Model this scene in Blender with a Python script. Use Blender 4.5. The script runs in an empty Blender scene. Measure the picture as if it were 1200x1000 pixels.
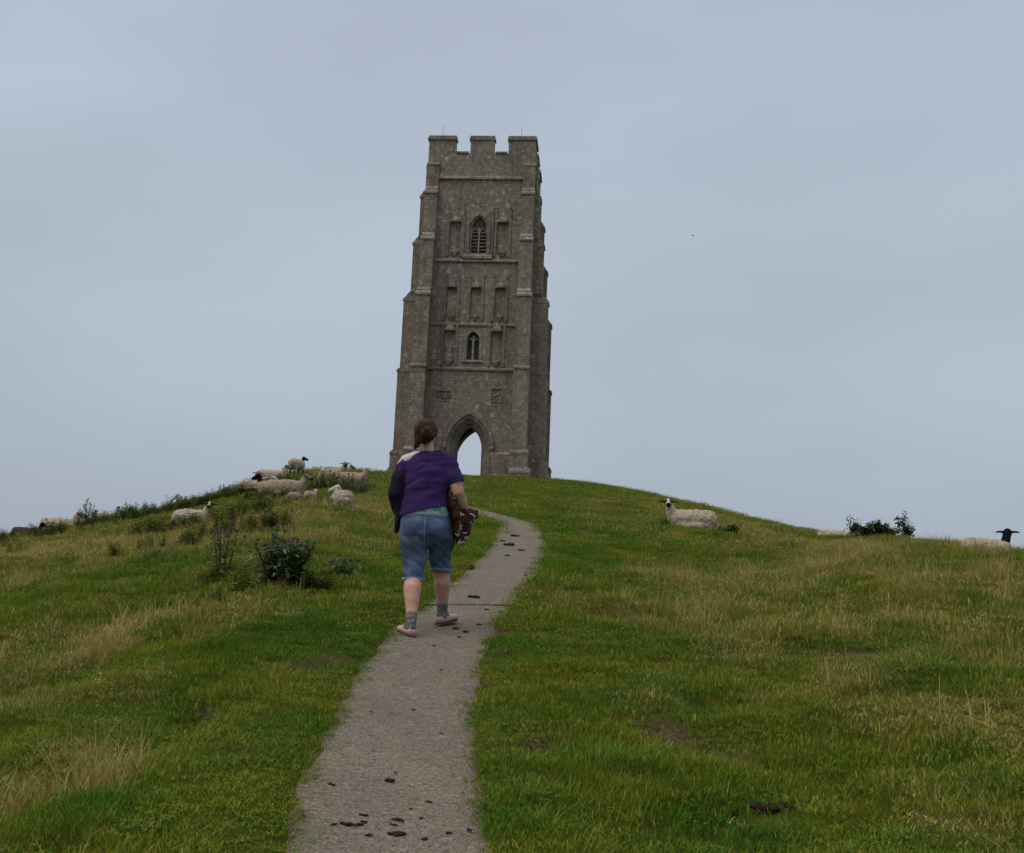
import bpy, bmesh, math, random
import numpy as np
from mathutils import Vector, Matrix, Euler, Quaternion

scene = bpy.context.scene
COL = scene.collection
R = math.radians

# ------------------------------------------------------------------ camera
cam_data = bpy.data.cameras.new('camera')
cam = bpy.data.objects.new('camera', cam_data)
COL.objects.link(cam)
cam_data.sensor_fit = 'HORIZONTAL'
cam_data.sensor_width = 36.0
cam_data.lens = 39.0
cam_data.clip_start = 0.1
cam_data.clip_end = 20000
cam.matrix_world = (Matrix.Translation((0, 0, 1.6)) @ Matrix.Rotation(R(90 + 10.0), 4, 'X')
                    @ Matrix.Rotation(R(2.3), 4, 'Z'))
scene.camera = cam

# ------------------------------------------------------------------ overcast sky
SUN_EL, SUN_AZ = 58.0, -115.0      # hidden behind cloud, high on the left
world = bpy.data.worlds.new('World')
scene.world = world
world.use_nodes = True
wt = world.node_tree
wt.nodes.clear()
w_out = wt.nodes.new('ShaderNodeOutputWorld')
w_bg = wt.nodes.new('ShaderNodeBackground')
w_sky = wt.nodes.new('ShaderNodeTexSky')
w_sky.sky_type = 'NISHITA'
w_sky.sun_disc = False
w_sky.sun_elevation = R(SUN_EL)
w_sky.sun_rotation = R(SUN_AZ)
w_sky.dust_density = 4.0
w_tc = wt.nodes.new('ShaderNodeTexCoord')
w_sep = wt.nodes.new('ShaderNodeSeparateXYZ')
w_ramp = wt.nodes.new('ShaderNodeValToRGB')
wt.links.new(w_tc.outputs['Generated'], w_sep.inputs[0])
wt.links.new(w_sep.outputs['Z'], w_ramp.inputs[0])
SKY_STOPS = [(0.0, (.375, .435, .505)), (.12, (.402, .462, .538)), (.34, (.452, .513, .604)), (.52, (.466, .528, .640)), (.72, (.66, .70, .76)), (1.0, (1.0, 1.0, .98))]
el = w_ramp.color_ramp.elements
el[0].position, el[0].color = SKY_STOPS[0][0], SKY_STOPS[0][1] + (1,)
el[1].position, el[1].color = SKY_STOPS[-1][0], SKY_STOPS[-1][1] + (1,)
for p_, c_ in SKY_STOPS[1:-1]:
    e_ = el.new(p_); e_.color = c_ + (1,)
w_map = wt.nodes.new('ShaderNodeMapping')
w_map.inputs['Scale'].default_value = (1.6, 1.6, 4.2)
w_noise = wt.nodes.new('ShaderNodeTexNoise')
w_noise.inputs['Scale'].default_value = 1.1
w_noise.inputs['Detail'].default_value = 4.0
w_noise.inputs['Roughness'].default_value = .45
wt.links.new(w_tc.outputs['Generated'], w_map.inputs[0])
wt.links.new(w_map.outputs[0], w_noise.inputs['Vector'])
w_mr = wt.nodes.new('ShaderNodeMapRange')
w_mr.inputs['From Min'].default_value = .3
w_mr.inputs['From Max'].default_value = .7
w_mr.inputs['To Min'].default_value = .89
w_mr.inputs['To Max'].default_value = 1.12
wt.links.new(w_noise.outputs['Fac'], w_mr.inputs['Value'])
w_mul = wt.nodes.new('ShaderNodeMix'); w_mul.data_type = 'RGBA'; w_mul.blend_type = 'MULTIPLY'
w_mul.inputs['Factor'].default_value = 1
wt.links.new(w_ramp.outputs['Color'], w_mul.inputs['A'])
wt.links.new(w_mr.outputs['Result'], w_mul.inputs['B'])
# the cloud deck hides most of the blue sky behind it
w_dim = wt.nodes.new('ShaderNodeMix'); w_dim.data_type = 'RGBA'; w_dim.blend_type = 'MULTIPLY'
w_dim.inputs['Factor'].default_value = 1
w_dim.inputs['B'].default_value = (.08, .08, .08, 1)
wt.links.new(w_sky.outputs['Color'], w_dim.inputs['A'])
w_mix = wt.nodes.new('ShaderNodeMix'); w_mix.data_type = 'RGBA'
w_mix.inputs['Factor'].default_value = .94
wt.links.new(w_dim.outputs['Result'], w_mix.inputs['A'])
wt.links.new(w_mul.outputs['Result'], w_mix.inputs['B'])
wt.links.new(w_mix.outputs['Result'], w_bg.inputs['Color'])
w_bg.inputs['Strength'].default_value = 1.0
wt.links.new(w_bg.outputs[0], w_out.inputs['Surface'])

sun_data = bpy.data.lights.new('sun', 'SUN')
sun_data.energy = 1.5
sun_data.angle = R(45)
sun_data.color = (1.0, .90, .74)
sun = bpy.data.objects.new('sun', sun_data)
COL.objects.link(sun)
_sd = Vector((math.sin(R(SUN_AZ)) * math.cos(R(SUN_EL)), math.cos(R(SUN_AZ)) * math.cos(R(SUN_EL)), math.sin(R(SUN_EL))))
sun.rotation_euler = _sd.to_track_quat('Z', 'Y').to_euler()
sun.location = (-20, -10, 60)

scene.view_settings.view_transform = 'Standard'
scene.view_settings.look = 'None'
scene.view_settings.exposure = 0.0
scene.view_settings.gamma = 1.0
scene.view_settings.use_curve_mapping = False
scene.render.engine = 'CYCLES'
scene.cycles.use_denoising = True
scene.cycles.max_bounces = 6
scene.cycles.diffuse_bounces = 3
scene.cycles.transparent_max_bounces = 6

# ------------------------------------------------------------------ helpers
def tag(o, label=None, cat=None, group=None, kind=None):
    if label: o['label'] = label
    if cat: o['category'] = cat
    if group: o['group'] = group
    if kind: o['kind'] = kind
    return o
def link_mesh(name, me, mats, parent=None, smooth=False):
    o = bpy.data.objects.new(name, me)
    COL.objects.link(o)
    if not isinstance(mats, (list, tuple)): mats = [mats]
    if not me.materials:
        for m in mats: me.materials.append(m)
    if parent is not None: o.parent = parent
    if smooth: me.shade_smooth()
    return o
def from_bm(name, bm, mats, parent=None, smooth=False, recalc=True):
    if recalc: bmesh.ops.recalc_face_normals(bm, faces=bm.faces)
    me = bpy.data.meshes.new(name)
    bm.to_mesh(me); bm.free()
    return link_mesh(name, me, mats, parent, smooth)
def from_data(name, v, f, mats, parent=None, smooth=False):
    me = bpy.data.meshes.new(name)
    me.from_pydata(v, [], f); me.update()
    return link_mesh(name, me, mats, parent, smooth)
def empty(name, loc=(0, 0, 0), rz=0.0, parent=None):
    o = bpy.data.objects.new(name, None)
    o.empty_display_size = .2
    o.location = loc; o.rotation_euler = (0, 0, rz)
    COL.objects.link(o)
    if parent is not None: o.parent = parent
    return o
def bx(bm, x0, x1, y0, y1, z0, z1, mat=0):
    vs = [bm.verts.new(p) for p in ((x0, y0, z0), (x1, y0, z0), (x1, y1, z0), (x0, y1, z0), (x0, y0, z1), (x1, y0, z1), (x1, y1, z1), (x0, y1, z1))]
    for q in ((3, 2, 1, 0), (4, 5, 6, 7), (0, 1, 5, 4), (1, 2, 6, 5), (2, 3, 7, 6), (3, 0, 4, 7)):
        f = bm.faces.new([vs[i] for i in q]); f.material_index = mat
def prism(bm, poly, axis, a, b, mat=0):
    """poly: 2-D points; axis 'x': (y,z) extruded over x, 'y': (x,z) over y, 'z': (x,y) over z"""
    def P(p, t):
        return {'x': (t, p[0], p[1]), 'y': (p[0], t, p[1]), 'z': (p[0], p[1], t)}[axis]
    va = [bm.verts.new(P(p, a)) for p in poly]; vb = [bm.verts.new(P(p, b)) for p in poly]
    n = len(poly)
    for i in range(n):
        f = bm.faces.new((va[i], va[(i + 1) % n], vb[(i + 1) % n], vb[i])); f.material_index = mat
    f = bm.faces.new(va[::-1]); f.material_index = mat
    f = bm.faces.new(vb); f.material_index = mat
def tube(bm, pts, radii, n=12, ref=(1, 0, 0), mat=0, cap=True):
    """closed tube through pts; radii: r or (r_along_ref, r_across); rounded ends"""
    pts = [Vector(p) for p in pts]
    ref = Vector(ref)
    rings = []
    N = len(pts)
    for i, p in enumerate(pts):
        t = (pts[min(i + 1, N - 1)] - pts[max(i - 1, 0)]).normalized()
        x = ref - t * ref.dot(t)
        if x.length < 1e-4: x = Vector((0, 1, 0)) - t * t.y
        x.normalize(); y = t.cross(x)
        r = radii[i]
        rx, ry = (r, r) if not isinstance(r, (tuple, list)) else r
        rings.append([bm.verts.new(p + x * (rx * math.cos(2 * math.pi * k / n)) + y * (ry * math.sin(2 * math.pi * k / n))) for k in range(n)])
    for a, b in zip(rings[:-1], rings[1:]):
        for k in range(n):
            f = bm.faces.new((a[k], a[(k + 1) % n], b[(k + 1) % n], b[k])); f.material_index = mat
    if cap:
        for ring, e, s in ((rings[0], 0, -1), (rings[-1], -1, 1)):
            t = (pts[1] - pts[0]).normalized() if e == 0 else (pts[-1] - pts[-2]).normalized()
            r = radii[e]; r = min(r) if isinstance(r, (tuple, list)) else r
            c = bm.verts.new(pts[e] + t * s * r * .45)
            for k in range(n):
                q = (ring[(k + 1) % n], ring[k], c) if e == 0 else (ring[k], ring[(k + 1) % n], c)
                f = bm.faces.new(q); f.material_index = mat
def ball(bm, c, rx, ry, rz, u=14, v=10, rot=None, mat=0):
    before = set(bm.verts)
    bmesh.ops.create_uvsphere(bm, u_segments=u, v_segments=v, radius=1.0)
    for ve in [q for q in bm.verts if q not in before]:
        p = Vector((ve.co.x * rx, ve.co.y * ry, ve.co.z * rz))
        if rot is not None: p = rot @ p
        ve.co = p + Vector(c)
    if mat:
        for ve in [q for q in bm.verts if q not in before]:
            for f in ve.link_faces: f.material_index = mat
def organic(name, bm, mats, parent=None, voxel=.012, smooth=6, disp=None):
    """fuse overlapping closed shapes into one continuous smooth surface"""
    bmesh.ops.recalc_face_normals(bm, faces=bm.faces)
    me = bpy.data.meshes.new('tmp'); bm.to_mesh(me); bm.free()
    t = bpy.data.objects.new('tmp', me); COL.objects.link(t)
    m = t.modifiers.new('r', 'REMESH'); m.mode = 'VOXEL'; m.voxel_size = voxel; m.adaptivity = 0
    if smooth:
        s = t.modifiers.new('s', 'SMOOTH'); s.factor = .5; s.iterations = smooth
    dg = bpy.context.evaluated_depsgraph_get()
    ev = t.evaluated_get(dg)
    out = bpy.data.meshes.new_from_object(ev)
    out.name = name
    bpy.data.objects.remove(t); bpy.data.meshes.remove(me)
    out.materials.clear()
    if disp is not None:
        co = np.empty(len(out.vertices) * 3, np.float32); out.vertices.foreach_get('co', co)
        no = np.empty(len(out.vertices) * 3, np.float32); out.vertices.foreach_get('normal', no)
        co = co.reshape(-1, 3); no = no.reshape(-1, 3)
        co = co + no * np.asarray(disp(co), np.float32)[:, None]
        out.vertices.foreach_set('co', co.astype(np.float32).ravel()); out.update()
    return link_mesh(name, out, mats, parent, True)
def copy_tree(o, parent=None):
    c = o.copy(); COL.objects.link(c)
    if parent is not None: c.parent = parent
    for ch in o.children: copy_tree(ch, c)
    return c

class NT:
    """small helper to write node trees"""
    def __init__(s, name):
        s.mat = bpy.data.materials.new(name); s.mat.use_nodes = True
        s.t = s.mat.node_tree; s.t.nodes.clear()
        s.out = s.t.nodes.new('ShaderNodeOutputMaterial')
        s.b = s.t.nodes.new('ShaderNodeBsdfPrincipled')
        s.t.links.new(s.b.outputs[0], s.out.inputs[0])
        s.b.inputs['Roughness'].default_value = .9
        s.b.inputs['Specular IOR Level'].default_value = .2
    def n(s, typ, **kw):
        nd = s.t.nodes.new(typ)
        for k, v in kw.items():
            if k in nd.inputs: nd.inputs[k].default_value = v
            else: setattr(nd, k, v)
        return nd
    def l(s, a, b): s.t.links.new(a, b)
    def pos(s, obj=False):
        if obj:
            return s.n('ShaderNodeTexCoord').outputs['Object']
        return s.n('ShaderNodeNewGeometry').outputs['Position']
    def noise(s, scale, vec=None, detail=4.0, rough=.55, dist=0.0):
        nd = s.n('ShaderNodeTexNoise'); nd.inputs['Scale'].default_value = scale
        nd.inputs['Detail'].default_value = detail; nd.inputs['Roughness'].default_value = rough; nd.inputs['Distortion'].default_value = dist
        if vec is not None: s.l(vec, nd.inputs['Vector'])
        return nd.outputs['Fac']
    def voro(s, scale, vec=None, feature='F1', out='Distance'):
        nd = s.n('ShaderNodeTexVoronoi'); nd.feature = feature; nd.inputs['Scale'].default_value = scale
        if vec is not None: s.l(vec, nd.inputs['Vector'])
        return nd.outputs[out]
    def ramp(s, fac, stops):
        nd = s.n('ShaderNodeValToRGB'); el = nd.color_ramp.elements
        def c4(c): return (c, c, c, 1) if isinstance(c, (int, float)) else tuple(c) + (1,)
        el[0].position, el[0].color = stops[0][0], c4(stops[0][1])
        el[1].position, el[1].color = stops[-1][0], c4(stops[-1][1])
        for p, c in stops[1:-1]:
            e = el.new(p); e.color = c4(c)
        s.l(fac, nd.inputs[0]); return nd.outputs['Color']
    def mix(s, fac, a, b, blend='MIX'):
        nd = s.n('ShaderNodeMix'); nd.data_type = 'RGBA'; nd.blend_type = blend
        for sock, v in (('Factor', fac), ('A', a), ('B', b)):
            if isinstance(v, bpy.types.NodeSocket): s.l(v, nd.inputs[sock])
            elif sock == 'Factor': nd.inputs[sock].default_value = v
            else: nd.inputs[sock].default_value = tuple(v) + (1,)
        return nd.outputs['Result']
    def math(s, op, a, b=0.0, clamp=False):
        nd = s.n('ShaderNodeMath'); nd.operation = op; nd.use_clamp = clamp
        for i, v in enumerate((a, b)):
            if isinstance(v, bpy.types.NodeSocket): s.l(v, nd.inputs[i])
            else: nd.inputs[i].default_value = v
        return nd.outputs[0]
    def attr(s, name, typ='GEOMETRY', out='Fac'):
        nd = s.n('ShaderNodeAttribute'); nd.attribute_name = name; nd.attribute_type = typ
        return nd.outputs[out]
    def color(s, c):
        if isinstance(c, bpy.types.NodeSocket): s.l(c, s.b.inputs['Base Color'])
        else: s.b.inputs['Base Color'].default_value = tuple(c) + (1,)
    def bump(s, h, strength=.5, dist=.02):
        nd = s.n('ShaderNodeBump'); nd.inputs['Strength'].default_value = strength; nd.inputs['Distance'].default_value = dist
        s.l(h, nd.inputs['Height']); s.l(nd.outputs[0], s.b.inputs['Normal'])
def cloth(name, c, c2=None, scale=40, bump=.25, dist=.004, rough=.95):
    m = NT(name); p = m.pos(True)
    c2 = c2 or tuple(v * .7 for v in c)
    m.color(m.mix(m.noise(6, p), c, c2))
    m.b.inputs['Roughness'].default_value = rough
    m.bump(m.noise(scale, p, 5, .7), bump, dist)
    return m.mat

# ------------------------------------------------------------------ path edges (metres; left edge, right edge)
PATH_L = np.array([(-.30, .6), (-.52, 2.2), (-.70, 3.6), (-.76, 4.23), (-.85, 5.04), (-.89, 5.47), (-.93, 6.03), (-.92, 6.7), (-.94, 7.57), (-.89, 8.65), (-.83, 9.5), (-.75, 10.09), (-.65, 11.14), (-.58, 11.89), (-.49, 12.9), (-.37, 14.46), (-.27, 15.9), (-.22, 17.62), (-.19, 19.6), (-.21, 21.0), (-.53, 21.84), (-.91, 23.2), (-1.36, 24.74), (-2.0, 26.6)])
PATH_R = np.array([(.46, .6), (.22, 2.2), (.05, 3.6), (-.01, 4.37), (-.11, 5.22), (-.14, 5.68), (-.16, 6.25), (-.18, 6.94), (-.15, 7.83), (-.09, 9.01), (-.04, 9.78), (.05, 10.39), (.16, 11.52), (.28, 12.31), (.40, 13.29), (.49, 14.87), (.55, 16.31), (.57, 18.07), (.54, 19.87), (.45, 20.86), (.07, 22.42), (-.42, 24.17), (-.88, 25.8), (-1.5, 27.6)])
PATH_R[:, 0] += .035
PATH_Y = (PATH_L[:, 1] + PATH_R[:, 1]) / 2
PATH_X = (PATH_L[:, 0] + PATH_R[:, 0]) / 2
# ---- terrain mathematics (camera stands at the origin, path climbs along +Y) ----
CAM_H = 1.6
def _hash(ix, iy, seed):
    h = (ix.astype(np.int64) * 374761393 + iy.astype(np.int64) * 668265263 + seed * 2246822519) & 0xFFFFFFFF
    h = ((h ^ (h >> 13)) * 1274126177) & 0xFFFFFFFF
    h = (h ^ (h >> 16)) & 0xFFFFFFFF
    return h / 4294967295.0
def vnoise(x, y, seed=0):
    x = np.asarray(x, float); y = np.asarray(y, float)
    ix = np.floor(x); iy = np.floor(y)
    fx = x - ix; fy = y - iy
    fx = fx * fx * fx * (fx * (fx * 6 - 15) + 10); fy = fy * fy * fy * (fy * (fy * 6 - 15) + 10)
    a = _hash(ix, iy, seed); b = _hash(ix + 1, iy, seed); c = _hash(ix, iy + 1, seed); d = _hash(ix + 1, iy + 1, seed)
    return (a + (b - a) * fx) * (1 - fy) + (c + (d - c) * fx) * fy
def fbm(x, y, seed=0, octaves=4):
    s = 0; amp = 1; tot = 0; f = 1.0
    for o in range(octaves):
        s = s + amp * vnoise(x * f + 17.3 * o, y * f - 9.1 * o, seed + o); tot += amp; amp *= .5; f *= 2.03
    return s / tot
def sstep(a, b, t):
    t = np.clip((t - a) / (b - a), 0, 1)
    return t * t * (3 - 2 * t)
# skyline of the hill by azimuth (degrees, + = right): tangent of elevation of the crest, distance of the crest
AZ  = np.array([-180, -120, -80, -55, -40, -33, -25.0, -20.6, -16.3, -13.6, -11.8, -9.0, -6.2, 2.1, 4.4, 7.9, 10.9, 14.7, 17.0, 19.5, 22.2, 25.0, 33, 45, 65, 90, 130, 180], float)
TE  = np.array([-.2, -.1, .0, .01, .02, .028, .0455, .0665, .0865, .1020, .1165, .1255, .1272, .1290, .1255, .1145, .1030, .0850, .0800, .0775, .0750, .0715, .060, .05, .02, -.03, -.14, -.2], float)
RS  = np.array([ 60,   45,  34,  30,  31,  33,   36,    38,    42,    46,    50,   57,   70,   77,  72,   60,   48,   36,   30,   26,   24,   23,  22, 24,  30,  36,  46,  60], float)
HOLLOWS = [(-6.9, 24.6, 3.4, .55), (8.9, 20.6, 1.7, .30), (-8.75, 45.0, 2.6, -.42)]
def _interp(az, ys):
    # smooth cyclic interpolation by averaging shifted linear look-ups
    s = 0; w = 0
    for d, k in ((-2.4, .12), (-1.2, .24), (0, .28), (1.2, .24), (2.4, .12)):
        a = (az + d + 180) % 360 - 180
        s = s + k * np.interp(a, AZ, ys); w += k
    return s / w
def path_dist(x, y):
    """signed offset from the path centre line, in metres (good near the path)"""
    cx = np.interp(y, PATH_Y, PATH_X)
    return x - cx
def terrain_base(x, y):
    x = np.asarray(x, float); y = np.asarray(y, float)
    r = np.hypot(x, y); az = np.degrees(np.arctan2(x, y))
    te = _interp(az, TE); rs = _interp(az, RS)
    b = CAM_H / rs ** 2; a = te + 2 * CAM_H / rs
    z = a * r - b * r * r
    e = np.maximum(0, r - rs - 9)
    drop = np.where(e < 60, .0075 * e * e, .0075 * 3600 + .9 * (e - 60))
    z = z - drop
    for hx, hy, hr, hd in HOLLOWS: z = z - hd * np.exp(-((x - hx) ** 2 + (y - hy) ** 2) / hr ** 2)
    z = np.where(r > 60, np.where(z < -60, -60 - 60 * np.tanh((-60 - z) / 60), z), z)
    return z
def terrain(x, y):
    x = np.asarray(x, float); y = np.asarray(y, float)
    z = terrain_base(x, y)
    r = np.hypot(x, y)
    pd = np.abs(path_dist(x, y))
    m = sstep(.42, 1.3, pd) if True else 1
    m = np.where((y < 2) | (y > 27), 1.0, m)
    n = (fbm(x * .33, y * .33, 3, 3) - .5) * .34 + (fbm(x * 1.3, y * 1.3, 11, 3) - .5) * .20 + (fbm(x * 4.2, y * 4.2, 14, 2) - .5) * .05 * np.clip(1.6 - r / 15, 0, 1)
    far = np.clip(1 - (r - 60) / 30, 0.15, 1)
    z = z + n * m * far * np.clip(r / 4, 0, 1)
    z = z + sstep(.40, .52, pd) * np.where((y < 2) | (y > 27), 0, .035)
    return z

def path_edges(y):
    return np.interp(y, PATH_L[:, 1], PATH_L[:, 0]), np.interp(y, PATH_R[:, 1], PATH_R[:, 0])
def on_path(x, y, grow=0.0):
    l, r = path_edges(y)
    return (x > l - grow) & (x < r + grow) & (y < 26.8)

# worn earth hollows: x, y, rx, ry
SOIL = [(.24, 5.85, .10, .10), (.97, 6.37, .19, .085), (.04, 8.95, .13, .08), (.03, 7.92, .10, .07), (-.05, 7.08, .07, .07),
        (2.42, 8.05, .30, .11), (2.72, 7.75, .30, .10), (-1.73, 6.49, .14, .08), (-1.31, 5.46, .11, .07), (-1.26, 7.05, .2, .07), (-1.3, 11.21, .25, .14),
        (3.75, 11.63, .3, .16), (1.25, 10.71, .2, .1), (-1.15, 7.25, .12, .05), (1.15, 5.95, .1, .09), (-1.1, 10.6, .2, .08), (-2.3, 8.0, .16, .06)]
SOIL = [(a, b, rx * 1.15, ry * 2.3) for a, b, rx, ry in SOIL]
# straw-coloured stands: x, y, rx, ry, amount
STRAW = [(-2.85, 7.2, .9, .5, .8), (-2.05, 5.1, .5, .55, 1.3), (-2.4, 9.4, .7, .4, .7), (-2.3, 10.8, .5, .5, .5), (-4.4, 19.5, 2.2, 2.8, 1.5), (-5.2, 15.8, 2.2, 1.8, .9),
         (-2.7, 21.4, 1.2, 3.8, 1.4), (-7.5, 18.5, 2.8, 4, 1.2), (1.95, 24.3, 1.6, 2.0, .7), (1.55, 10.4, .7, .9, .75), (1.9, 8.0, .8, .5, .7), (3.0, 9.9, 1.2, 1.0, 1.1), (4.2, 10.3, 1.3, 1.2, 1.1),
         (2.36, 5.6, .5, .4, .55), (2.2, 7.0, .6, .4, .55), (2.3, 11.7, 1.2, 1.0, .7), (2.04, 4.6, .3, .3, .6), (-3.6, 8.6, 1.0, .6, .7), (1.2, 9.4, .4, .5, .55), (4.2, 14.0, 2.2, 1.8, .8),
         (6.5, 17.5, 3.0, 3.5, 1.0), (3.2, 17.5, 1.3, 1.2, .5), (5.5, 23.5, 3.0, 3.5, .65), (-10, 24, 4, 5, .6), (8, 38, 6, 10, .55), (-3.8, 27, 1.5, 3, .5), (1.1, 6.7, .3, .25, .4), (.9, 12.5, .4, .6, .4)]
# short, sheep-cropped green turf
LUSH = [(-1.4, 7.0, .8, 1.2, .8), (-1.2, 4.9, .8, .8, .6), (.5, 8.2, .5, 1.2, .8), (1.2, 15.4, 1.0, 2.0, .8), (.5, 5.4, .6, .8, .8), (-.9, 12, .8, 2.5, .9), (.9, 5.6, .5, .6, .5),
        (1.5, 4.9, .5, .5, .6), (2.55, 6.0, .4, .4, .5), (1.2, 12.9, .6, 1.0, .6), (-1.4, 5.9, .5, .6, .6), (.9, 24, 1.2, 4, .7), (1.5, 45, 6, 18, .5), (-2.4, 6.2, .5, .4, .6), (-3.2, 12.4, 1.6, .8, .5)]
def blobs(x, y, L, wob=.25):
    s = np.zeros_like(np.asarray(x, float))
    wx = (fbm(x * 1.1, y * 1.1, 77, 3) - .5) * 2 * wob; wy = (fbm(x * 1.1, y * 1.1, 91, 3) - .5) * 2 * wob
    for b in L:
        amp = b[4] if len(b) > 4 else 1.0
        d = ((x - b[0]) / b[2] + wx * 1.5) ** 2 + ((y - b[1]) / b[3] + wy * 1.5) ** 2
        s = np.maximum(s, amp * np.exp(-d * .9))
    return s
def dry_map(x, y):
    n = fbm(x * .55, y * .55, 21, 4); n2 = fbm(x * 2.3, y * 1.7, 33, 3)
    d = .20 + 1.0 * (n - .47) + 1.1 * (n2 - .5) + .8 * (fbm(x * 5.1, y * 4.3, 35, 2) - .5)
    d = d + .39 * blobs(x, y, STRAW, .35) - .55 * blobs(x, y, LUSH, .35)
    pd = np.abs(path_dist(x, y))
    d = d - .35 * np.exp(-(pd / 1.1) ** 2) * (y < 27)
    return np.clip(d, 0, 1)
def soil_map(x, y):
    x = np.asarray(x, float); y = np.asarray(y, float)
    s = np.zeros_like(x)
    w = (fbm(x * 11, y * 11, 55, 4) - .5) * 2.4
    for (a, b, rx, ry) in SOIL:
        d = np.sqrt(((x - a) / rx) ** 2 + ((y - b) / ry) ** 2) + w
        s = np.maximum(s, 1 - sstep(.6, 1.15, d))
    return s
_terrain0 = terrain
def terrain(x, y):
    x = np.asarray(x, float); y = np.asarray(y, float)
    z = _terrain0(x, y)
    for (a, b, rx, ry) in SOIL:      # scraped out on the uphill side
        d = np.sqrt(((x - a) / rx) ** 2 + ((y - b) / ry) ** 2)
        z = z - (.035 + .22 * min(rx, ry)) * (1 - sstep(.55, 1.1, d))
    return z

# ------------------------------------------------------------------ ground material
def turf_material():
    m = NT('turf')
    p = m.pos()
    dry = m.attr('dry'); soil = m.attr('soil')
    n1 = m.noise(7.0, p, 5, .65); n2 = m.noise(38.0, p, 4, .7); n3 = m.noise(1.2, p, 3)
    green = m.mix(m.ramp(n1, [(.3, 0), (.7, 1)]), (.052, .088, .008), (.095, .115, .014))
    green = m.mix(m.ramp(n3, [(.35, 0), (.65, .5)]), green, (.098, .080, .022))
    straw = m.mix(n2, (.15, .125, .035), (.24, .20, .075))
    dd = m.math('ADD', dry, m.math('MULTIPLY', m.math('SUBTRACT', n2, .5), .9), True)
    c = m.mix(m.ramp(dd, [(.15, 0), (.9, 1)]), green, straw)
    earth = m.mix(m.ramp(n2, [(.35, 0), (.65, 1)]), (.060, .040, .024), (.19, .14, .085))
    c = m.mix(m.math('MULTIPLY', soil, .85), c, earth)
    m.color(c)
    m.bump(m.math('ADD', m.noise(55, p, 4, .75), m.math('MULTIPLY', n1, 1.2)), .8, .05)
    m.b.inputs['Roughness'].default_value = 1.0
    m.b.inputs['Specular IOR Level'].default_value = .05
    return m.mat
MAT_TURF = turf_material()

az_f = np.arange(-37, 37.01, .2)
az_c = np.concatenate([np.arange(37, 60, 1.5)[1:], np.arange(60, 300, 6), np.arange(300, 323, 1.5)])
azs = np.radians(np.concatenate([az_f, az_c]))
rr = [0.35]
while rr[-1] < 130: rr.append(rr[-1] * (1.0105 if 3 < rr[-1] < 40 else 1.025))
while rr[-1] < 7000: rr.append(rr[-1] * 1.16)
rr = np.array(rr)
RRg, AAg = np.meshgrid(rr, azs, indexing='ij')
gx = RRg * np.sin(AAg); gy = RRg * np.cos(AAg)
gz = terrain(gx, gy)
nr, na = gx.shape
gv = np.stack([gx, gy, gz], -1).reshape(-1, 3)
I, J = np.meshgrid(np.arange(nr - 1), np.arange(na), indexing='ij')
J2 = (J + 1) % na
gf = np.stack([I * na + J, I * na + J2, (I + 1) * na + J2, (I + 1) * na + J], -1).reshape(-1, 4)
me = bpy.data.meshes.new('hill')
cv = np.vstack([gv, [[0, 0, 0]]])
me.vertices.add(len(cv)); me.vertices.foreach_set('co', cv.astype(np.float32).ravel())
tri = np.stack([np.full(na, len(gv)), (np.arange(na) + 1) % na, np.arange(na)], -1)
nl = gf.size + tri.size
me.loops.add(nl)
me.loops.foreach_set('vertex_index', np.concatenate([gf[:, ::-1].ravel(), tri[:, [0, 2, 1]].ravel()][::1]).astype(np.int32))
me.polygons.add(len(gf) + len(tri))
ls = np.concatenate([np.arange(len(gf)) * 4, gf.size + np.arange(len(tri)) * 3])
me.polygons.foreach_set('loop_start', ls.astype(np.int32))
me.polygons.foreach_set('loop_total', np.concatenate([np.full(len(gf), 4), np.full(len(tri), 3)]).astype(np.int32))
me.update(); me.validate()
a_ = me.attributes.new('dry', 'FLOAT', 'POINT'); a_.data.foreach_set('value', dry_map(cv[:, 0], cv[:, 1]).astype(np.float32))
a_ = me.attributes.new('soil', 'FLOAT', 'POINT'); a_.data.foreach_set('value', soil_map(cv[:, 0], cv[:, 1]).astype(np.float32))
hill = link_mesh('hill', me, MAT_TURF, None, True)
tag(hill, 'grassy hill slope climbing to the tower', kind='structure')

# ------------------------------------------------------------------ concrete path
def path_material():
    m = NT('worn_concrete'); p = m.pos()
    n1 = m.noise(2.2, p, 5, .6); n2 = m.noise(95, p, 4, .75); n3 = m.noise(14, p, 4, .6)
    c = m.mix(m.ramp(n1, [(.3, 0), (.7, 1)]), (.168, .142, .108), (.226, .195, .152))
    c = m.mix(m.ramp(n2, [(.40, 1), (.54, 0)]), c, (.080, .066, .050))
    c = m.mix(m.ramp(m.noise(42, p, 3, .6), [(.36, .9), (.47, 0)]), c, (.085, .068, .052))
    c = m.mix(m.ramp(m.noise(30, p, 3, .6), [(.56, 0), (.70, .6)]), c, (.32, .285, .24))
    c = m.mix(m.ramp(m.voro(120, p), [(.10, .8), (.26, 0)]), c, (.33, .30, .265))
    c = m.mix(m.ramp(n3, [(.58, 0), (.74, .55)]), c, (.11, .09, .072))
    c = m.mix(m.ramp(m.noise(11, p, 5, .7), [(.60, 0), (.68, .7)]), c, (.075, .058, .045))
    edge = m.attr('edge')
    c = m.mix(m.math('MULTIPLY', edge, m.ramp(n3, [(.3, .5), (.55, 1)])), c, (.105, .066, .036))
    m.color(c)
    m.bump(m.math('ADD', n2, m.math('MULTIPLY', m.voro(120, p), .9)), .5, .008)
    m.b.inputs['Roughness'].default_value = .95
    return m.mat
MAT_PATH = path_material()
MAT_GRIT = cloth('joint_grit', (.045, .040, .026), (.03, .045, .014), 60, .6, .01)
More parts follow.
